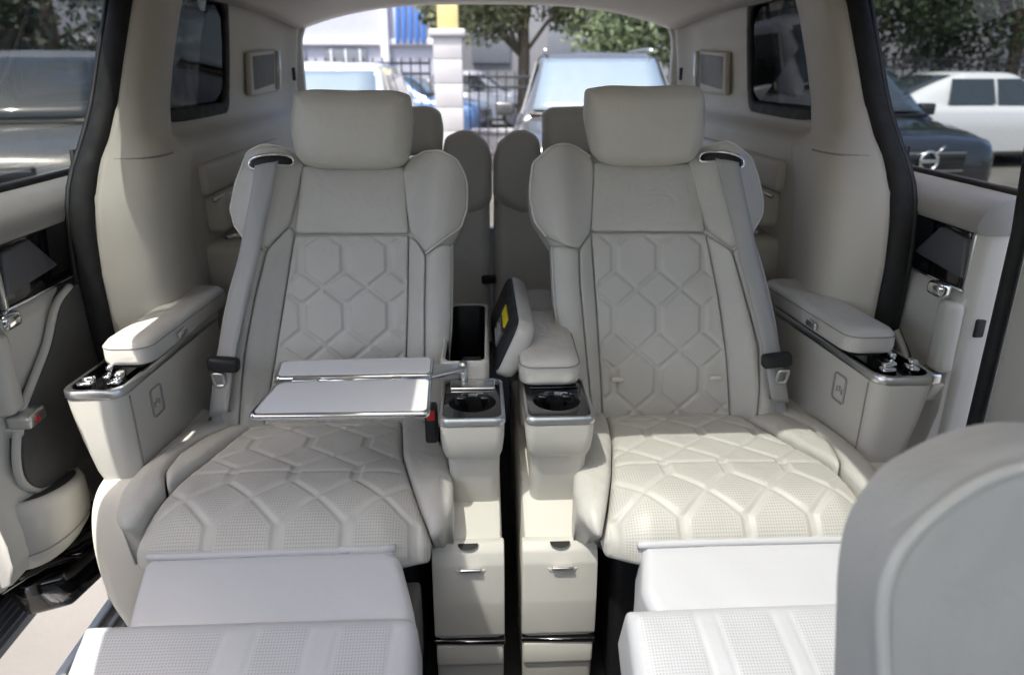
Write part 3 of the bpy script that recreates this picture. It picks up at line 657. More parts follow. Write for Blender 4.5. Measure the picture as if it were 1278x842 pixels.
    hexa('leg_rest_carrier', [(x, y, z) for z, k in ((.19, .0), (.345, .07)) for x, y in ((x0 + .02, .78 + k), (x1 - .005, .78 + k), (x1 - .005, 1.12), (x0 + .02, 1.12))], M_darktrim, lg, .01)
    # --- armrest box on the outer side
    if sg < 0: ox, ix, sh_ = -.855, -.743, .05
    else: ox, ix, sh_ = .838, .716, -.068
    y0, y1_ = 1.297, 1.80
    def rr3(o, yo, inn, z, rad=.03, ya=0):
        a, b = sorted((ox - sg * o, ix + sg * inn)); return [(x + sh_ * (y - y0), y, z) for x, y in rrect(a, b, y0 + yo, y1_ - ya, rad)]
    bx = rings('armrest_box', [rr3(.034, .03, 0, .36), rr3(.030, .022, 0, .43), rr3(.021, .012, 0, .47), rr3(.010, .005, 0, .54), rr3(.003, .001, 0, .60), rr3(0, 0, 0, .634)], M_plastic, st, (True, False))
    rings('chrome_rim', [rr3(0, 0, 0, .6345), rr3(-.002, -.002, -.002, .637), rr3(-.002, -.002, -.002, .649), rr3(.0, .0, .0, .652), rr3(.007, .008, .006, .652), rr3(.008, .009, .007, .640)], M_satin, bx, (False, False))
    rings('control_well', [rr3(.008, .009, .007, .650), rr3(.010, .011, .009, .632)], M_blackgloss, bx, (False, True))
    lx0, lx1 = ox - sg * .040, ix + sg * -.028
    def lid(i, z, rad=.03):
        a, b = sorted((lx0 - sg * i, lx1 + sg * i)); return [(x + sh_ * 1.15 * (y - y0 - .09), y, z) for x, y in rrect(a, b, y0 + .085 + i, y1_ + .0 - i, rad)]
    ld = rings('armrest_lid', [lid(.006, .668), lid(.001, .671), lid(0, .678), lid(0, .700), lid(.002, .708), lid(.008, .7155), lid(.018, .7195, .022), lid(.028, .721, .016)], M_leather, bx, ang=70)
    e = [Vector(p) for p in lid(.0005, .704)]; tube('lid_seam', e, .0016, M_seam, bx, True, 5)
    xi = lambda y: ix + sh_ * (y - y0)
    rbox('lid_catch', (xi(1.52) - sg * .028 + sh_ * .03, 1.52, .688), (.006, .045, .016), M_satin, bx, .003)
    hexa('lid_shadow_gap', [(xi(y) + sg * o, y, z) for z in (.650, .672) for o, y in ((.012, 1.42), (.075, 1.42), (.075, 1.78), (.012, 1.78))], M_black, bx, 0, smooth=False)
    fr = tube('belt_release_plate', [(xi(y) - sg * .002, y, z) for y, z in rrect(1.400, 1.445, .545, .605, .008, 5)], .0022, M_seam, bx, True, 6)
    for k in range(3): rbox('release_mark', (xi(1.42) - sg * .001, 1.412 + .010 * k, .57 + (.004 if k == 1 else 0)), (.002, .005, .012), M_seam, bx, .0006, 1)
    tube('corner_seam', [(xi(y0 + .03) - sg * .0012 + 0, y0 + .030 + .0006 * i, z) for i, z in enumerate(np.linspace(.63, .44, 8))], .0018, M_seam, bx, seg=5)
    # chrome seat switches in the well
    for k, (a, yy, w, l, hgt) in enumerate(((.030, .040, .030, .022, .010), (.055, .075, .016, .030, .026), (.085, .050, .020, .034, .018))):
        xx = ox - sg * a + sh_ * yy
        if sg > 0: xx = ox - sg * (.115 - a)
        rbox('seat_switch', (xx, y0 + yy, .648), (w, l, .02), M_chrome, bx, .005, 3)
        rbox('seat_switch', (xx + .003, y0 + yy + .006, .654 + hgt * .35), (w * .8, l * .6, .010 + hgt * .4), M_chrome, bx, .004, 3)
    return st
seat(-1, LP, 'grey quilted captain seat at left, behind the fold-out tray table')
right_seat = seat(1, RP, 'grey quilted captain seat at right with sun falling on its cushion')

for k, q in enumerate(((769, 471), (890, 469))):               # child-seat anchor covers at the foot of the right backrest
    u, s_ = BACK.px(*q); rbox('anchor_tab', BACK.pt(u, s_, .016), (.030, .012, .012), M_pipe, right_seat, .005, 4)

# ================================================================== CENTRE CONSOLES
def console(x0, x1, left, label):
    sg = -1 if left else 1; xm = (x0 + x1) / 2
    c = thing('centre_console', label, 'console', (xm, 1.5, 0), 'centre consoles')
    bx0, bx1 = (-.162, -.024) if left else (.010, .155)
    prof = [(1.185, .0), (1.178, .15), (1.182, .34), (1.192, .366), (1.21, .377), (1.315, .432), (1.33, .445), (1.80, .445), (1.80, .0)]
    body = prism('console_base', prof, bx0 + .004, bx1 - .004, M_plastic, c, .01)
    # drawer front: bowed, with finger notch, bright pull and black strip under it
    fr = [(1.180, .158), (1.168, .17), (1.164, .25), (1.168, .335), (1.176, .358), (1.19, .371), (1.205, .373), (1.205, .158)]
    dr = prism('drawer', fr, bx0, bx1, M_plastic, c, .004)
    prism('finger_notch', [(xm - .004 + .02 * math.cos(a), .3745 + .0 - .010 * math.sin(a)) for a in np.linspace(0, math.pi, 9)], 1.150, 1.1895, M_black, dr, 0, 'y') if False else None
    nx = (bx0 + bx1) / 2
    rings('finger_notch', [[(nx + .019 * math.cos(a), 1.186 - .010 * math.sin(a) , .3688 + .008 * math.sin(a) * 0 + .004 * (1 - math.sin(a))) for a in np.linspace(0, math.pi, 10)],
                           [(nx + .019 * math.cos(a), 1.182 - .010 * math.sin(a), .3675 + .004 * (1 - math.sin(a))) for a in np.linspace(0, math.pi, 10)]], M_black, dr)
    rbox('drawer_pull', (nx + .004, 1.1615, .331), (.042, .012, .007), M_chrome, dr, .003)
    hexa('pull_scoop', [(nx + .004 + x, y, z) for z, k in ((.316, .0), (.327, .006)) for x, y in ((-.024 - k, 1.1655), (.024 + k, 1.1655), (.028 + k, 1.175), (-.028 - k, 1.175))], M_trim, dr, .003)
    hexa('black_strip', [(x, y, z) for z in (.146, .157) for x, y in ((bx0 - .001, 1.172), (bx1 + .001, 1.166), (bx1 + .001, 1.20), (bx0 - .001, 1.20))], M_blackgloss, c, .003)
    tube('strip_glint', [(bx0, 1.171, .1585), (nx, 1.166, .1575), (bx1, 1.165, .1585)], .0014, M_chrome, c, seg=5)
    lo = [(1.188, .0), (1.182, .085), (1.172, .092), (1.170, .144), (1.20, .144), (1.20, .0)]
    prism('kick_panel', lo, bx0 + .002, bx1 - .002, M_plastic, c, .006)
    # neck and cup-holder pod
    rings('pod_neck', [(rrect(x0 + .012, x1 - .008, 1.275, 1.42, .02), .40), (rrect(x0 + .014, x1 - .010, 1.25, 1.42, .02), .47), (rrect(x0 + .012, x1 - .008, 1.235, 1.42, .02), .54)], M_plastic, c, ang=60)
    R_ = lambda i, z, ra=.018, b=0: (rrect(x0 + i, x1 - i, 1.212 + i + b, 1.400 - i, ra), z)
    pod = rings('cup_pod', [R_(.016, .524, b=.016), R_(.008, .530, b=.010), R_(.004, .545, b=.006), R_(.001, .575, b=.002), R_(0, .606)], M_plastic, c, (True, False), 60)
    rings('chrome_rim', [R_(0, .6065), R_(-.0015, .608), R_(-.0015, .618), R_(.0005, .6215), R_(.005, .6215), R_(.006, .614)], M_satin, pod, (False, False))
    hx, hy = xm, 1.296
    rings('cup_holder', [R_(.006, .6165, .014), (circ(hx, hy, .046), .6165), (circ(hx, hy, .0445), .614), (circ(hx, hy, .042), .545), (circ(hx, hy, .030), .54)], M_blackgloss, pod, (False, True))
    rbox('holder_plate', (hx, 1.372, .619), (x1 - x0 - .03, .040, .006), M_satin if left else M_blackgloss, pod, .003)
    for a in (-.6, .6): rbox('grip_tab', (hx + .042 * math.sin(a), hy + .042 * math.cos(a), .606), (.018, .008, .012), M_blackgloss, pod, .003)
    if left:
        # open bin: pale rim round a black well, lid standing open on its right side
        B = lambda i, z, ra=.02: ([(x + (.012 * (y - 1.4)), y) for x, y in rrect(-.148 + i, -.046 - i, 1.400 + i, 1.80 - i, ra)], z)
        bn = rings('storage_bin', [B(.004, .45), B(.001, .60), B(0, .645), B(.001, .656), B(.005, .659), B(.010, .656)], M_plastic, c, (True, False), 60)
        rings('bin_lining', [B(.009, .656), B(.011, .65), B(.014, .47)], M_black, bn, (False, True))
        hexa('bin_divider', [(x, y, z) for z in (.48, .632) for x, y in ((-.105, 1.405), (-.062, 1.405), (-.062, 1.50), (-.105, 1.50))], M_black, bn, .004)
        LD = lambda a, b, w: (-.045 + .40 * b + .917 * w, a, .625 + .917 * b - .40 * w)      # lid on edge, leaning right: a along, b up, w through it
        def lidring(w, i): return [LD(a, b, w) for a, b in rrect(1.405 + i, 1.785 - i, i, .130 - i, .030)]
        ll = rings('open_lid', [lidring(.012, .004), lidring(.015, 0), lidring(.036, 0), lidring(.046, .004), lidring(.053, .014)], M_leather, c, ang=60)
        rings('lid_lining', [lidring(.014, .005), lidring(.006, .006), lidring(.003, .010)], M_black, ll)
        def onlid(a0, a1, b0, b1): return [LD(a, b, w) for w in (-.001, .0022) for a, b in ((a0, b0), (a1, b0), (a1, b1), (a0, b1))]
        hexa('yellow_sticker', onlid(1.50, 1.60, .078, .100), M_yellow, ll, 0, smooth=False)
        hexa('paper_sticker', onlid(1.49, 1.60, .036, .070), mat('sticker_dark_print', (.12, .12, .12), .6), ll, 0, smooth=False)
        for k in range(4): hexa('printed_line', [Vector(p) + Vector((-.0012, 0, 0)) for p in onlid(1.497, 1.592 - .02 * (k % 2), .040 + .007 * k, .043 + .007 * k)], M_print, ll, 0, smooth=False)
    else:
        K = lambda i, z, y0=1.338, y1=1.672, ra=.03: ([(x + .02 * (y - 1.312), y) for x, y in rrect(x0 - .006 + i, x1 - .012 - i, y0 + i, y1 - i, ra)], z)
        cl = rings('armrest_lid', [K(.008, .628), K(.002, .631), K(0, .638), K(0, .662), K(.003, .672), K(.010, .680), K(.022, .684), K(.036, .6855, ra=.018)], M_leather, c, ang=70)
        tube('lid_seam', [(x, y, .668) for x, y in K(.0005, 0)[0]], .0014, M_seam, cl, True, 5)
        K2 = lambda i, z: K(i, z, 1.678, 1.86, .018 if i > .03 else .03)
        rings('rear_pad', [K2(.008, .60), K2(0, .62), K2(0, .664), K2(.006, .676), K2(.02, .682), K2(.034, .683)], M_leather, c, ang=70)
        rings('storage_bin', [K(.006, .50, 1.402), K(.003, .60, 1.402), K(.003, .626, 1.402)], M_plastic, c, ang=60)
    return c
console(-.141, -.021, True, 'left centre console with open storage bin and yellow sticker under its lid')
console(.018, .146, False, 'right centre console with closed armrest lid behind its cup holder')
tube('cable', [(0, 0, 0), (0, 0, .01)], .001, M_black) if False else None
# ================================================================== TRAY TABLE
tr = thing('tray_table', 'two-leaf folding tray table with pale top and chrome edge over left seat', 'tray table', (-.31, 1.3, .655))
def leaf(q, z, name):
    (xa, ya), (xb, yb), (xc, yc), (xd, yd) = q
    def ring(i, zz, ra=.012):
        o = []
        for k, (sx, sy) in enumerate(((1, 1), (0, 1), (0, 0), (1, 0))):
            for a in np.linspace(0, math.pi / 2, 6):
                an = a + k * math.pi / 2; w = .31; hgt = abs(yd - ya)
                s_ = (sx * w + (-ra if sx else ra) + ra * math.cos(an) - (i if sx else -i) * 1) / w; t_ = (sy * hgt + (-ra if sy else ra) + ra * math.sin(an) - (i if sy else -i)) / hgt
                px_ = (xa * (1 - s_) + xb * s_) * (1 - t_) + (xd * (1 - s_) + xc * s_) * t_; py_ = (ya * (1 - s_) + yb * s_) * (1 - t_) + (yd * (1 - s_) + yc * s_) * t_
                o.append((px_, py_, zz + .012 * (py_ - 1.2)))
        return o
    f = rings('leaf_frame', [ring(.004, z - .012), ring(.0, z - .009), ring(-.001, z - .004), ring(0, z), ring(.003, z + .0012), ring(.005, z + .0012), ring(.0055, z - .002)], M_chrome, tr, (True, False), 60)
    rings(name, [ring(.006, z - .001), ring(.006, z + .0004), ring(.009, z + .0008)], M_tray, f, (False, True), 60)
leaf(((-.466, 1.166), (-.153, 1.163), (-.158, 1.312), (-.450, 1.304)), .660, 'tabletop')
leaf(((-.462, 1.326), (-.158, 1.328), (-.160, 1.422), (-.472, 1.412)), .660, 'tabletop')
for x in (-.40, -.225): rbox('hinge', (x, 1.3165, .660), (.05 if x < -.3 else .018, .016, .006), M_satin, tr, .002)
tube('hinge_pin', [(-.458, 1.314, .658), (-.16, 1.3205, .658)], .0035, M_chrome, tr, seg=8)
hexa('swing_arm', [(x, y, z) for z in (.645, .655) for x, y in ((-.165, 1.335), (-.095, 1.375), (-.095, 1.418), (-.165, 1.40))], M_satin, tr, .004)
tube('arm_pivot', [(-.100, 1.395, .60), (-.100, 1.395, .660)], .009, M_satin, tr, seg=12)
# buckle stalk beside the left cushion
bk = thing('belt_buckle', 'black seat belt buckle with red button under the tray edge', 'buckle', (-.165, 1.30, .46))
rbox('buckle_body', (-.160, 1.285, .580), (.024, .035, .075), M_black, bk, .006)
rbox('release_button', (-.160, 1.266, .604), (.016, .006, .020), M_red, bk, .002)

# ================================================================== FRONT SEAT
FR = Sheet([(.50, .25), (.52, .45), (.555, .70), (.59, .90), (.62, 1.02)])
fs = thing('front_seat', 'rounded grey front seat back with pale welt in the near right corner', 'car seat', (.50, .45, 0))
fo = [(1036, 990), (1041, 842), (1045, 695), (1057, 642), (1091, 585), (1158, 547), (1203, 531), (1244, 525), (1300, 528), (1380, 545), (1450, 600), (1480, 700), (1500, 990)]
fi = [(1101, 990), (1101, 842), (1097, 744), (1110, 695), (1134, 663), (1183, 622), (1228, 594), (1278, 578), (1330, 576), (1390, 600), (1420, 700), (1440, 990)]
fb = pad('backrest', FR, FR.tr(fo), M_leather, fs, .03, .03, .05, .05, .004, res=.009, rnd=.03)
FR2 = Sheet([(y - .079, z + .012) for y, z in [(.50, .25), (.52, .45), (.555, .70), (.59, .90), (.62, 1.02)]])
fuv = FR2.tr(fi); pad('centre_panel', FR2, fuv, M_leather, fb, .010, .012, -.004, .02, .004, res=.009, rnd=.03)
e = soften(fuv, .03, .012); tube('welt', FR2.pt(e[:, 0], e[:, 1], .003), .0055, M_pipe, fb, True, 10)
hexa('cushion', [(x, y, z) for z in (.22, .40) for x, y in ((.28, .0), (.76, .0), (.74, .55), (.30, .55))], M_leather, fs, .05, 5)
hexa('seat_base', [(x, y, z) for z in (0, .22) for x, y in ((.32, .06), (.72, .06), (.72, .5), (.32, .5))], M_black, fs, .02)

# ================================================================== THIRD ROW
TR = Sheet([(2.50, .42), (2.53, .60), (2.57, .80), (2.62, 1.05)]); TH = Sheet([(2.60, .90), (2.60, 1.0), (2.615, 1.12)])
def third(label, back, wing, head, pz):
    t = thing('rear_seat', label, 'car seat', (pz, 2.4, 0), 'third-row seats')
    b = pad('backrest', TR, TR.tr(back), M_leather, t, .04, .04, -.01, .10, .01, res=.014, rnd=.03)
    o = TR.tr(wing); pad('shoulder_wing', TR, o, M_leather, b, .03, .03, .02, .10, .01, res=.010, rnd=.02)
    e = soften(o, .02, .015); tube('piping', TR.pt(e[:, 0], e[:, 1], .024), .003, M_pipe, b, True, 6)
    if head:
        h = TH.tr(head); hd = pad('headrest', TH, h, M_head, t, .045, .04, 0, 0, .01, res=.010, two=.05, rnd=.02)
        c = np.mean(h, 0)
        for k in (-.05, .05): tube('headrest_post', [(c[0] + k, 2.62, .90), (c[0] + k, 2.61, 1.0)], .007, M_chrome, hd)
    hexa('cushion', [(pz + x, y, z) for z in (.25, .45) for x, y in ((-.29, 2.1), (.29, 2.1), (.29, 2.6), (-.29, 2.6))], M_leather, t, .05, 5)
    hexa('seat_base', [(pz + x, y, z) for z in (0, .26) for x, y in ((-.27, 2.15), (.27, 2.15), (.27, 2.6), (-.27, 2.6))], M_black, t, .02)
    return t
ta = third('rear-row seat behind the left captain seat, only its inner shoulder and headrest showing', [(395, 205), (560, 195), (611, 200), (612, 372), (610, 440), (370, 440), (380, 300)],
      [(553, 195), (557, 173), (575, 164), (592, 166), (606, 178), (613, 196), (613, 250), (600, 264), (575, 270), (556, 262)],
      [(466, 142), (480, 134), (535, 132), (550, 138), (554, 160), (552, 193), (470, 196), (464, 170)], -.33)
third('rear-row seat behind the right captain seat, headrest peeking past the front headrest', [(617, 200), (672, 195), (830, 205), (850, 300), (860, 440), (620, 440), (616, 372)],
      [(616, 200), (622, 179), (640, 165), (655, 164), (670, 172), (674, 190), (674, 262), (650, 268), (628, 258), (616, 245)],
      [(675, 142), (685, 134), (740, 132), (762, 140), (766, 170), (758, 195), (677, 196)], .31)
rbox('belt_buckle_cover', (-.035, 2.49, .53), (.05, .02, .03), M_black, ta, .006)

# ================================================================== OUTSIDE: PARKED CARS
M_tyre = mat('tyre', (.02, .02, .02), .85); M_rim = mat('alloy', (.45, .45, .46), .3, 1)
M_lamp = mat('headlamp', (.55, .57, .6), .1, .2, coat=1); M_carglass = mat('car_glass', (.035, .045, .05), .05, coat=1, var=.02)
M_plate = mat('plate_green', (.08, .42, .22), .5); M_platew = mat('plate_blue', (.04, .12, .5), .5)
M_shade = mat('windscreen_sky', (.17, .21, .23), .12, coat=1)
def car(label, paint, loc, head, Lc=4.6, Wd=1.84, H=1.7, hood=1.0, cabin=1.0, suv=True, emblem=None, plate=None, screen=None, rails=False, group='cars parked outside'):
    c = thing('parked_car', label, 'car', (loc[0], loc[1], GZ), group)
    rot = Matrix.Rotation(R(head), 3, 'Z'); T = lambda p: rot @ Vector(p) + Vector((loc[0], loc[1], GZ))
    w = Wd / 2; hf = hood - .12
    stn = [(0, .70 * w, .62, .30), (.03, .80 * w, hf - .12, .24), (.12, .90 * w, hf - .03, .2), (.35, .965 * w, hf + .03, .2), (cabin * .6, w, hood - .04, .2), (cabin, w, hood + .02, .2), (1.9, w, hood + .03, .2), (3.0, w, hood + .04, .2), (Lc - .8, .99 * w, hood + .03, .2), (Lc - .15, .93 * w, hood, .24), (Lc, .80 * w, hood - .2, .34)]
    st_ = cr(stn, 5); rg = []
    for y, ww, zt, zb in st_:
        zm = (zt + zb) / 2
        half = [(.80 * ww, zb), (.97 * ww, zb + .08), (ww, zm), (.985 * ww, zt - .14), (.93 * ww, zt - .04), (.78 * ww, zt), (.35 * ww, zt + .02)]
        rg.append([T((x, y, z)) for x, z in half] + [T((-x, y, z)) for x, z in half[::-1]])
    body = rings('body', rg, paint, c, ang=50)
    gs = [(cabin - .05, .90 * w, .84 * w, hood + .01), (cabin + .35, .88 * w, .74 * w, hood + (H - hood) * .55), (cabin + .72, .86 * w, .68 * w, H - .045), (cabin + 1.0, .86 * w, .68 * w, H - .005), (cabin + 1.6, .86 * w, .69 * w, H), (Lc - 1.0 if suv else Lc - 1.6, .86 * w, .68 * w, H - .03), (Lc - .35 if suv else Lc - 1.1, .86 * w, .66 * w, H - .22), (Lc - .12 if suv else Lc - .5, .86 * w, .74 * w, hood + .02)]
    q = cr(gs, 5)
    rings('roof', [[T((x, y, z)) for x, z in ((wb, hood - .03), (wb * .5 + wt * .5 + .01, (hood + zt) / 2), (wt, zt - .04 if zt > hood + .1 else zt - .01), (wt * .85, zt), (0, zt + .012), (-wt * .85, zt), (-wt, zt - .04 if zt > hood + .1 else zt - .01), (-(wb * .5 + wt * .5) - .01, (hood + zt) / 2), (-wb, hood - .03))] for y, wb, wt, zt in q], paint, c, ang=50)
    # windscreen follows the slope of the cabin front
    sl_ = [(y, wt, z) for y, wb, wt, z in q if hood + .03 < z < H - .06 and y < cabin + .9]
    grid('windscreen', [[T((k * wt * .93, y - .015 - .05 * (1 - k * k), z + .012)) for k in np.linspace(-1, 1, 9)] for y, wt, z in sl_], screen or M_carglass, c, None, .006)
    grid('dashboard_line', [[T((k * w * .8, cabin - .04 - .05 * (1 - k * k), hood + .025 + dz)) for k in np.linspace(-1, 1, 7)] for dz in (0, .035)], M_black, c, None, .004)
    for s in (-1, 1):
        zb, zt = hood + .04, H - .10
        xa, xb = s * (.885 * w + .012), s * (.715 * w + .018)
        for y0, y1, y2, y3 in ((cabin + .30, cabin + 1.15, cabin + 1.15, cabin + .72), (cabin + 1.22, cabin + 2.05, cabin + 1.95, cabin + 1.22)):
            hexa('side_window', [T((x + s * o, y, z)) for o in (-.02, .004) for x, y, z in ((xa, y0, zb), (xa, y1, zb), (xb, y2, zt), (xb, y3, zt))], M_carglass, c, 0, smooth=False)
        rbox('mirror', T((s * (w + .08), cabin + .38, hood + .09)), (.2, .12, .14), paint, c, .03, 3, rot)
        hexa('headlight', [T((s * x, y, z)) for z, k in ((hf - .20, 0), (hf - .07, .03)) for x, y in ((.52 * w, .045 + k), (.86 * w, .10 + k), (.90 * w, .30), (.55 * w, .30))], M_lamp, c, .02, 3)
        hexa('fog_recess', [T((s * x, y, z)) for z in (.38, .50) for x, y in ((.58 * w, .0), (.80 * w, .05), (.80 * w, .2), (.58 * w, .2))], M_black, c, .01)
        for yy in (.85, Lc - .9):
            th = [T((s * (w - .10 + .11 * k), yy, .34)) for k in (0, 1)]
            def wheel(r, a, b): return [[T((s * (w - .22 + .22 * k + a), yy + r * math.cos(t), .34 + r * math.sin(t))) for t in np.linspace(0, 2 * math.pi, 20, endpoint=False)] for k in (0, 1)]
            ty = rings('wheel', wheel(.34, .012, 0), M_tyre, c); rings('rim', wheel(.23, .02, 0), M_rim, ty)
        if rails: tube('roof_rail', [T((s * .62 * w, y, H + .035 - .03 * ((y - cabin - 1.9) / 1.3) ** 4)) for y in np.linspace(cabin + .7, Lc - .8, 9)], .022, M_satin, c)
    gw = .46 * w
    gr = hexa('grille', [T((x, y, z)) for z, k in ((hf - .34, .0), (hf - .10, .012)) for x, y in ((-gw, -.012 + k), (gw, -.012 + k), (gw, .12), (-gw, .12))], M_blackgloss, c, .015, 3)
    for k in range(5): hexa('grille_bar', [T((x, y, z)) for z in (hf - .32 + .045 * k, hf - .308 + .045 * k) for x, y in ((-gw * .95, -.022), (gw * .95, -.022), (gw * .95, 0), (-gw * .95, 0))], M_satin if k in (0, 4) else M_black, gr, 0, smooth=False)
    hexa('lower_intake', [T((x, y, z)) for z in (.30, .44) for x, y in ((-gw * 1.1, -.02), (gw * 1.1, -.02), (gw * 1.1, .1), (-gw * 1.1, .1))], M_black, c, .01)
    if emblem:
        ez = hf - .215
        tube('emblem_ring', [T((.095 * math.cos(a), -.035, ez + .095 * math.sin(a))) for a in np.linspace(0, 2 * math.pi, 24, endpoint=False)], .017, M_chrome, gr, True, 8)
        if emblem == 'bar':
            tube('emblem_arrow', [T((.075, -.035, ez + .075)), T((.15, -.035, ez + .15))], .013, M_chrome, gr)
            rbox('emblem_plate', T((0, -.035, ez)), (.17, .012, .035), M_chrome, gr, .004, 2, rot)
        else:
            for a in (90, 210, 330): tube('emblem_spoke', [T((0, -.035, ez)), T((.09 * math.cos(R(a)), -.035, ez + .09 * math.sin(R(a))))], .010, M_chrome, gr, seg=6)
    rs = [(y, wt, z) for y, wb, wt, z in q if hood + .05 < z < H - .05 and y > Lc * .55]
    grid('rear_window', [[T((k * wt * .86, y + .02 + .03 * (1 - k * k), z + .01)) for k in np.linspace(-1, 1, 7)] for y, wt, z in rs], M_carglass, c, None, .006)
    for s in (-1, 1): hexa('tail_light', [T((s * x, y, z)) for z in (hood - .28, hood - .12) for x, y in ((.50 * w, Lc - .08), (.86 * w, Lc - .16), (.86 * w, Lc - .02), (.50 * w, Lc + .03))], M_red, c, .015)
    rbox('rear_bumper', T((0, Lc - .02, .42)), (Wd * .86, .12, .14), M_black, c, .03, 3, rot)
    if plate: rbox('number_plate', T((0, -.035, .50)), (.46, .02, .15), plate, c, .006, 2, rot)
    return c
P_white = mat('white_paint', (.62, .63, .64), .25, coat=1, var=.01); P_grey = mat('dark_grey_paint', (.10, .095, .09), .3, .4, coat=1)
P_black = mat('black_paint', (.02, .022, .028), .2, .2, coat=1); P_silver = mat('champagne_paint', (.30, .29, .26), .3, .5, coat=1); P_blue = mat('blue_paint', (.07, .13, .26), .3, .3, coat=1)
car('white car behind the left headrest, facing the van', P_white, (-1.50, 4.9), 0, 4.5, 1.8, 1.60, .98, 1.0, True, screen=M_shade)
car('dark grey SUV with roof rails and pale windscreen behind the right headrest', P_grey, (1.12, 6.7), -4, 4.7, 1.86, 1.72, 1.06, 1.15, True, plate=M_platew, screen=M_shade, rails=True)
car('champagne SUV seen through the left door window, green number plate', P_silver, (-3.95, 5.9), 12, 4.7, 1.9, 1.72, 1.06, 1.1, True, emblem='star', plate=M_plate)
car('black car with round emblem seen through the right door window', P_black, (4.5, 7.5), 5, 4.6, 1.88, 1.62, 1.0, 1.2, True, emblem='bar')
car('white car parked beyond the black car at right', P_white, (10.6, 13.2), 96, 4.6, 1.84, 1.5, .98, 1.2, False)
car('dark blue car behind the railings left of the grey SUV', P_blue, (.1, 17.5), 75, 4.5, 1.8, 1.5, .95, 1.2, False)
car('small white car behind the railings in the middle distance', P_white, (1.9, 21.5), 80, 4.4, 1.8, 1.5, .95, 1.2, False)

# ================================================================== OUTSIDE: GATE PILLAR, RAILINGS, BUILDING, TREES
M_stone = mat('pale_stone', (.48, .455, .45), .85, bump=.4, bscale=40, var=.08, vscale=3); M_iron = mat('dark_iron', (.03, .03, .035), .6)
M_lampbox = mat('yellow_lamp_box', (.60, .48, .20), .5)
gp_ = thing('gate_pillar', 'pale stone gate pillar topped with a yellow box lamp', 'pillar', (-.51, 12, GZ))
rbox('plinth', (-.51, 12, GZ + .15), (.56, .56, .3), M_stone, gp_, .02)
for k in range(5): rbox('stone_block', (-.51, 12, GZ + .475 + .345 * k), (.43, .43, .3425), M_stone, gp_, .012)
rbox('cap', (-.51, 12, 1.72), (.54, .54, .11), M_stone, gp_, .03)
rbox('lamp_box', (-.50, 12, 1.97), (.31, .31, .38), M_lampbox, gp_, .02)
rbox('lamp_lid', (-.50, 12, 2.19), (.36, .36, .05), M_lampbox, gp_, .015)
def railing(x0, x1, y, label, z1=1.35, step=.14):
    f = thing('railing', label, 'fence', ((x0 + x1) / 2, y, GZ), 'iron railings')
    for z in (GZ + .25, z1 - .15, z1): rbox('rail', ((x0 + x1) / 2, y, z), (x1 - x0, .04, .04), M_iron, f, .004, 1)
    n = int((x1 - x0) / step); me = None
    for k in range(n + 1):
        x = x0 + (x1 - x0) * k / n
        if me is None:
            o = rbox('bar', (0, 0, (GZ + z1) / 2 + .05), (.022, .022, z1 - GZ + .05), M_iron, f, 0, 1); me = o.data; o.location = (x, y, 0)
        else:
            o = bpy.data.objects.new('bar', me); COL.objects.link(o); o.parent = f; o.matrix_parent_inverse = Matrix.Translation(-f.location); o.location = (x, y, 0)
    return f
railing(-6.5, -.8, 12, 'dark iron railing left of the gate pillar, below the pale building', 1.30)
railing(-.2, 5.5, 12.2, 'dark iron railing between the gate pillar and the grey SUV', 1.1)
railing(6, 20, 16, 'dark iron railing along the far right under the trees', 1.4, .2)
railing(-20, -7, 15, 'dark iron railing along the far left beyond the champagne SUV', 1.4, .2)
lw = thing('low_wall', 'low pale wall at the foot of the railing beside the gate pillar', 'wall', (2.6, 12.6, GZ))
rbox('wall_body', (2.6, 12.6, GZ + .28), (5.6, .25, .56), M_stone, lw, .02); rbox('coping', (2.6, 12.6, GZ + .59), (5.65, .32, .06), M_stone, lw, .015)
# pale building with blue awning panels
bl = thing('pale_building', 'pale lilac building with blue striped shutters behind the railing', 'building', (-6, 25, GZ))
M_lilac = mat('lilac_render', (.47, .48, .56), .8, var=.05); M_blue = mat('blue_shutter', (.06, .17, .50), .5); M_win = mat('dull_window', (.16, .17, .19), .25); M_wframe = mat('white_frame', (.66, .66, .68), .6)
rbox('wall', (-8.2, 28, 3.2), (14.5, 6, 7.1), M_lilac, bl, .02)
rbox('corner_column', (-2.95, 24.85, 3.2), (.26, .3, 7.1), M_wframe, bl, .02)
rbox('shutter_backing', (-2.1, 24.92, 2.65), (1.1, .06, 1.36), M_wframe, bl, .01)
for k in range(5):
    x = -2.62 + .20 * k
    hexa('blue_shutter', [(x + dx, y, z) for z, dx0 in ((1.98, 0), (3.3, .05)) for dx, y in ((dx0, 24.76), (.125 + dx0, 24.76), (.125 + dx0, 24.90), (dx0, 24.90))], M_blue, bl, .01)
rbox('string_course', (-8.2, 24.95, 2.0), (14.4, .2, .18), M_wframe, bl, .02)
for k in range(5):
    x = -4.2 - 1.9 * k
    wn = rbox('window', (x, 24.97, 1.35), (1.3, .12, .9), M_win, bl, .01)
    for dx in (-.45, 0, .45): rbox('window_bar', (x + dx, 24.9, 1.35), (.06, .05, .9), M_wframe, wn, .004, 1)
    w2 = rbox('window', (x, 24.97, 3.9), (1.3, .12, 1.4), M_win, bl, .01)
    for dx in (-.62, 0, .62): rbox('window_bar', (x + dx, 24.9, 3.9), (.06, .05, 1.4), M_wframe, w2, .004, 1)
b2 = thing('far_building', 'grey building standing behind the trees at right', 'building', (14, 34, GZ))
rbox('wall', (12, 36, 3), (30, 5, 7), mat('grey_render', (.22, .22, .23), .85, var=.1), b2, .03)
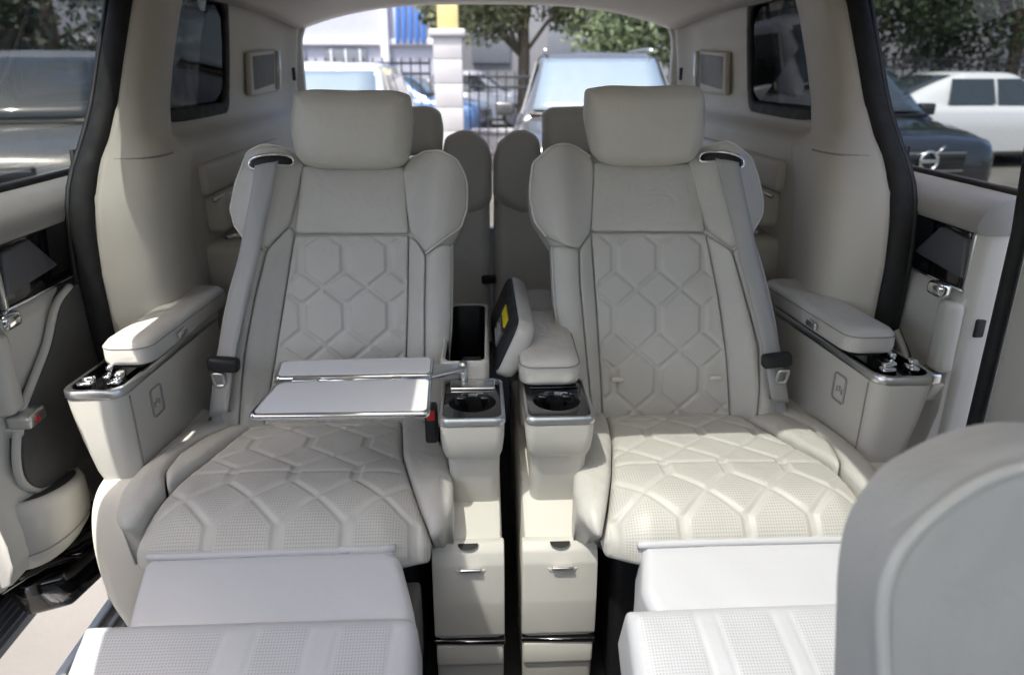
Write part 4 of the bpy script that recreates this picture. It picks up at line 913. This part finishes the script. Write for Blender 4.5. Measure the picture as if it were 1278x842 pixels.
for k in range(8): rbox('window', (0.5 + 3.2 * k, 33.45, 2.2), (1.6, .15, 1.5), M_win, b2, .01)
b3 = thing('left_building', 'dark grey shopfront building beyond the champagne SUV at left', 'building', (-20, 24, GZ))
rbox('wall', (-22, 26, 3), (16, 8, 7), mat('dark_render', (.13, .13, .13), .85, var=.1), b3, .03)
for k in range(5): rbox('window', (-28.2 + 3.2 * k, 21.95, 1.6), (1.9, .15, 2.0), M_win, b3, .01)
bo = thing('white_post', 'plain white post standing right of the grey SUV roof', 'post', (3.05, 11, GZ))
rings('shaft', [(circ(3.05, 11, .13, 5), GZ), (circ(3.05, 11, .13, 5), 1.45), (circ(3.05, 11, .11, 5), 1.52)], P_white, bo); rings('collar', [(circ(3.05, 11, .15, 5), GZ + .9), (circ(3.05, 11, .15, 5), GZ + 1.0)], P_white, bo)
M_bark = mat('bark', (.09, .07, .05), .9, bump=.6, bscale=30)
def leafmat(name, col):
    m = mat(name, col, .6, var=.35, vscale=2.5); return m
LM = [leafmat('leaf_olive', (.13, .14, .065)), leafmat('leaf_green', (.10, .13, .06)), leafmat('leaf_dark', (.03, .05, .018)), leafmat('leaf_yellow', (.22, .22, .03))]
def tree(label, x, y, h, cr_, zc, m, n=5200, leaf=.085, cat='tree', name='tree'):
    t = thing(name, label, cat, (x, y, GZ), 'trees behind the railings' if cat == 'tree' else 'shrubs')
    trunk = tube('trunk', [(x, y, GZ), (x + .05, y, GZ + h * .3), (x - .05, y + .1, zc)], .14 if cat == 'tree' else .05, M_bark, t)
    cl = []
    for k in range(16):
        a = random.uniform(0, 6.28); rr = cr_ * random.uniform(.2, .8); zz = zc + (h - zc) * random.uniform(-.55, .75)
        cl.append((x + rr * math.cos(a), y + rr * math.sin(a), zz, cr_ * random.uniform(.25, .5)))
        if k < 6: tube('limb', [(x, y, GZ + h * .3), (x + rr * .5 * math.cos(a), y + rr * .5 * math.sin(a), (zz + GZ + h * .4) / 2), cl[-1][:3]], .05 if cat == 'tree' else .015, M_bark, trunk, seg=5)
    C_ = np.array(cl)[rng.integers(0, len(cl), n)]
    d = rng.normal(size=(n, 3)); d /= np.linalg.norm(d, axis=1)[:, None]; d *= (rng.random(n) ** .4)[:, None] * C_[:, 3:4] * np.array([1, 1, .75])
    P = C_[:, :3] + d; u = rng.normal(size=(n, 3)); u /= np.linalg.norm(u, axis=1)[:, None]; v = np.cross(u, rng.normal(size=(n, 3))); v /= np.linalg.norm(v, axis=1)[:, None]
    s = leaf * rng.uniform(.6, 1.3, n)[:, None]
    V = np.stack([P - u * s, P + v * s * .5, P + u * s, P - v * s * .5], 1).reshape(-1, 3)
    me = bpy.data.meshes.new('crown'); me.from_pydata(V.tolist(), [], np.arange(4 * n).reshape(-1, 4).tolist()); me.update()
    o = link('crown', me, m, t, False); o['kind'] = 'stuff'
tree('broad olive-green tree above the gate pillar and the SUV roof', 1.0, 19, 6.0, 2.8, 3.6, LM[0], 13000)
tree('leafy green tree right of the SUV behind the white post', 4.2, 17, 5.2, 2.4, 3.0, LM[1], 11000)
tree('dark tree in the top left of the right door window', 8.0, 17, 7, 3.0, 3.4, LM[2], 12000)
tree('dark tree in the top right of the right door window', 12.5, 18, 7.5, 3.4, 3.4, LM[2], 12000)
tree('dark tree behind the champagne SUV roof', -9.5, 18, 7, 3.0, 3.2, LM[2], 10000)
tree('dark tree at the left edge beyond the champagne SUV', -13, 19, 7, 3.0, 3.2, LM[2], 10000)
tree('yellow-green shrub behind the white car at right', 9.2, 15, 1.0, .8, .2, LM[3], 1500, .08, 'shrub', 'shrub')
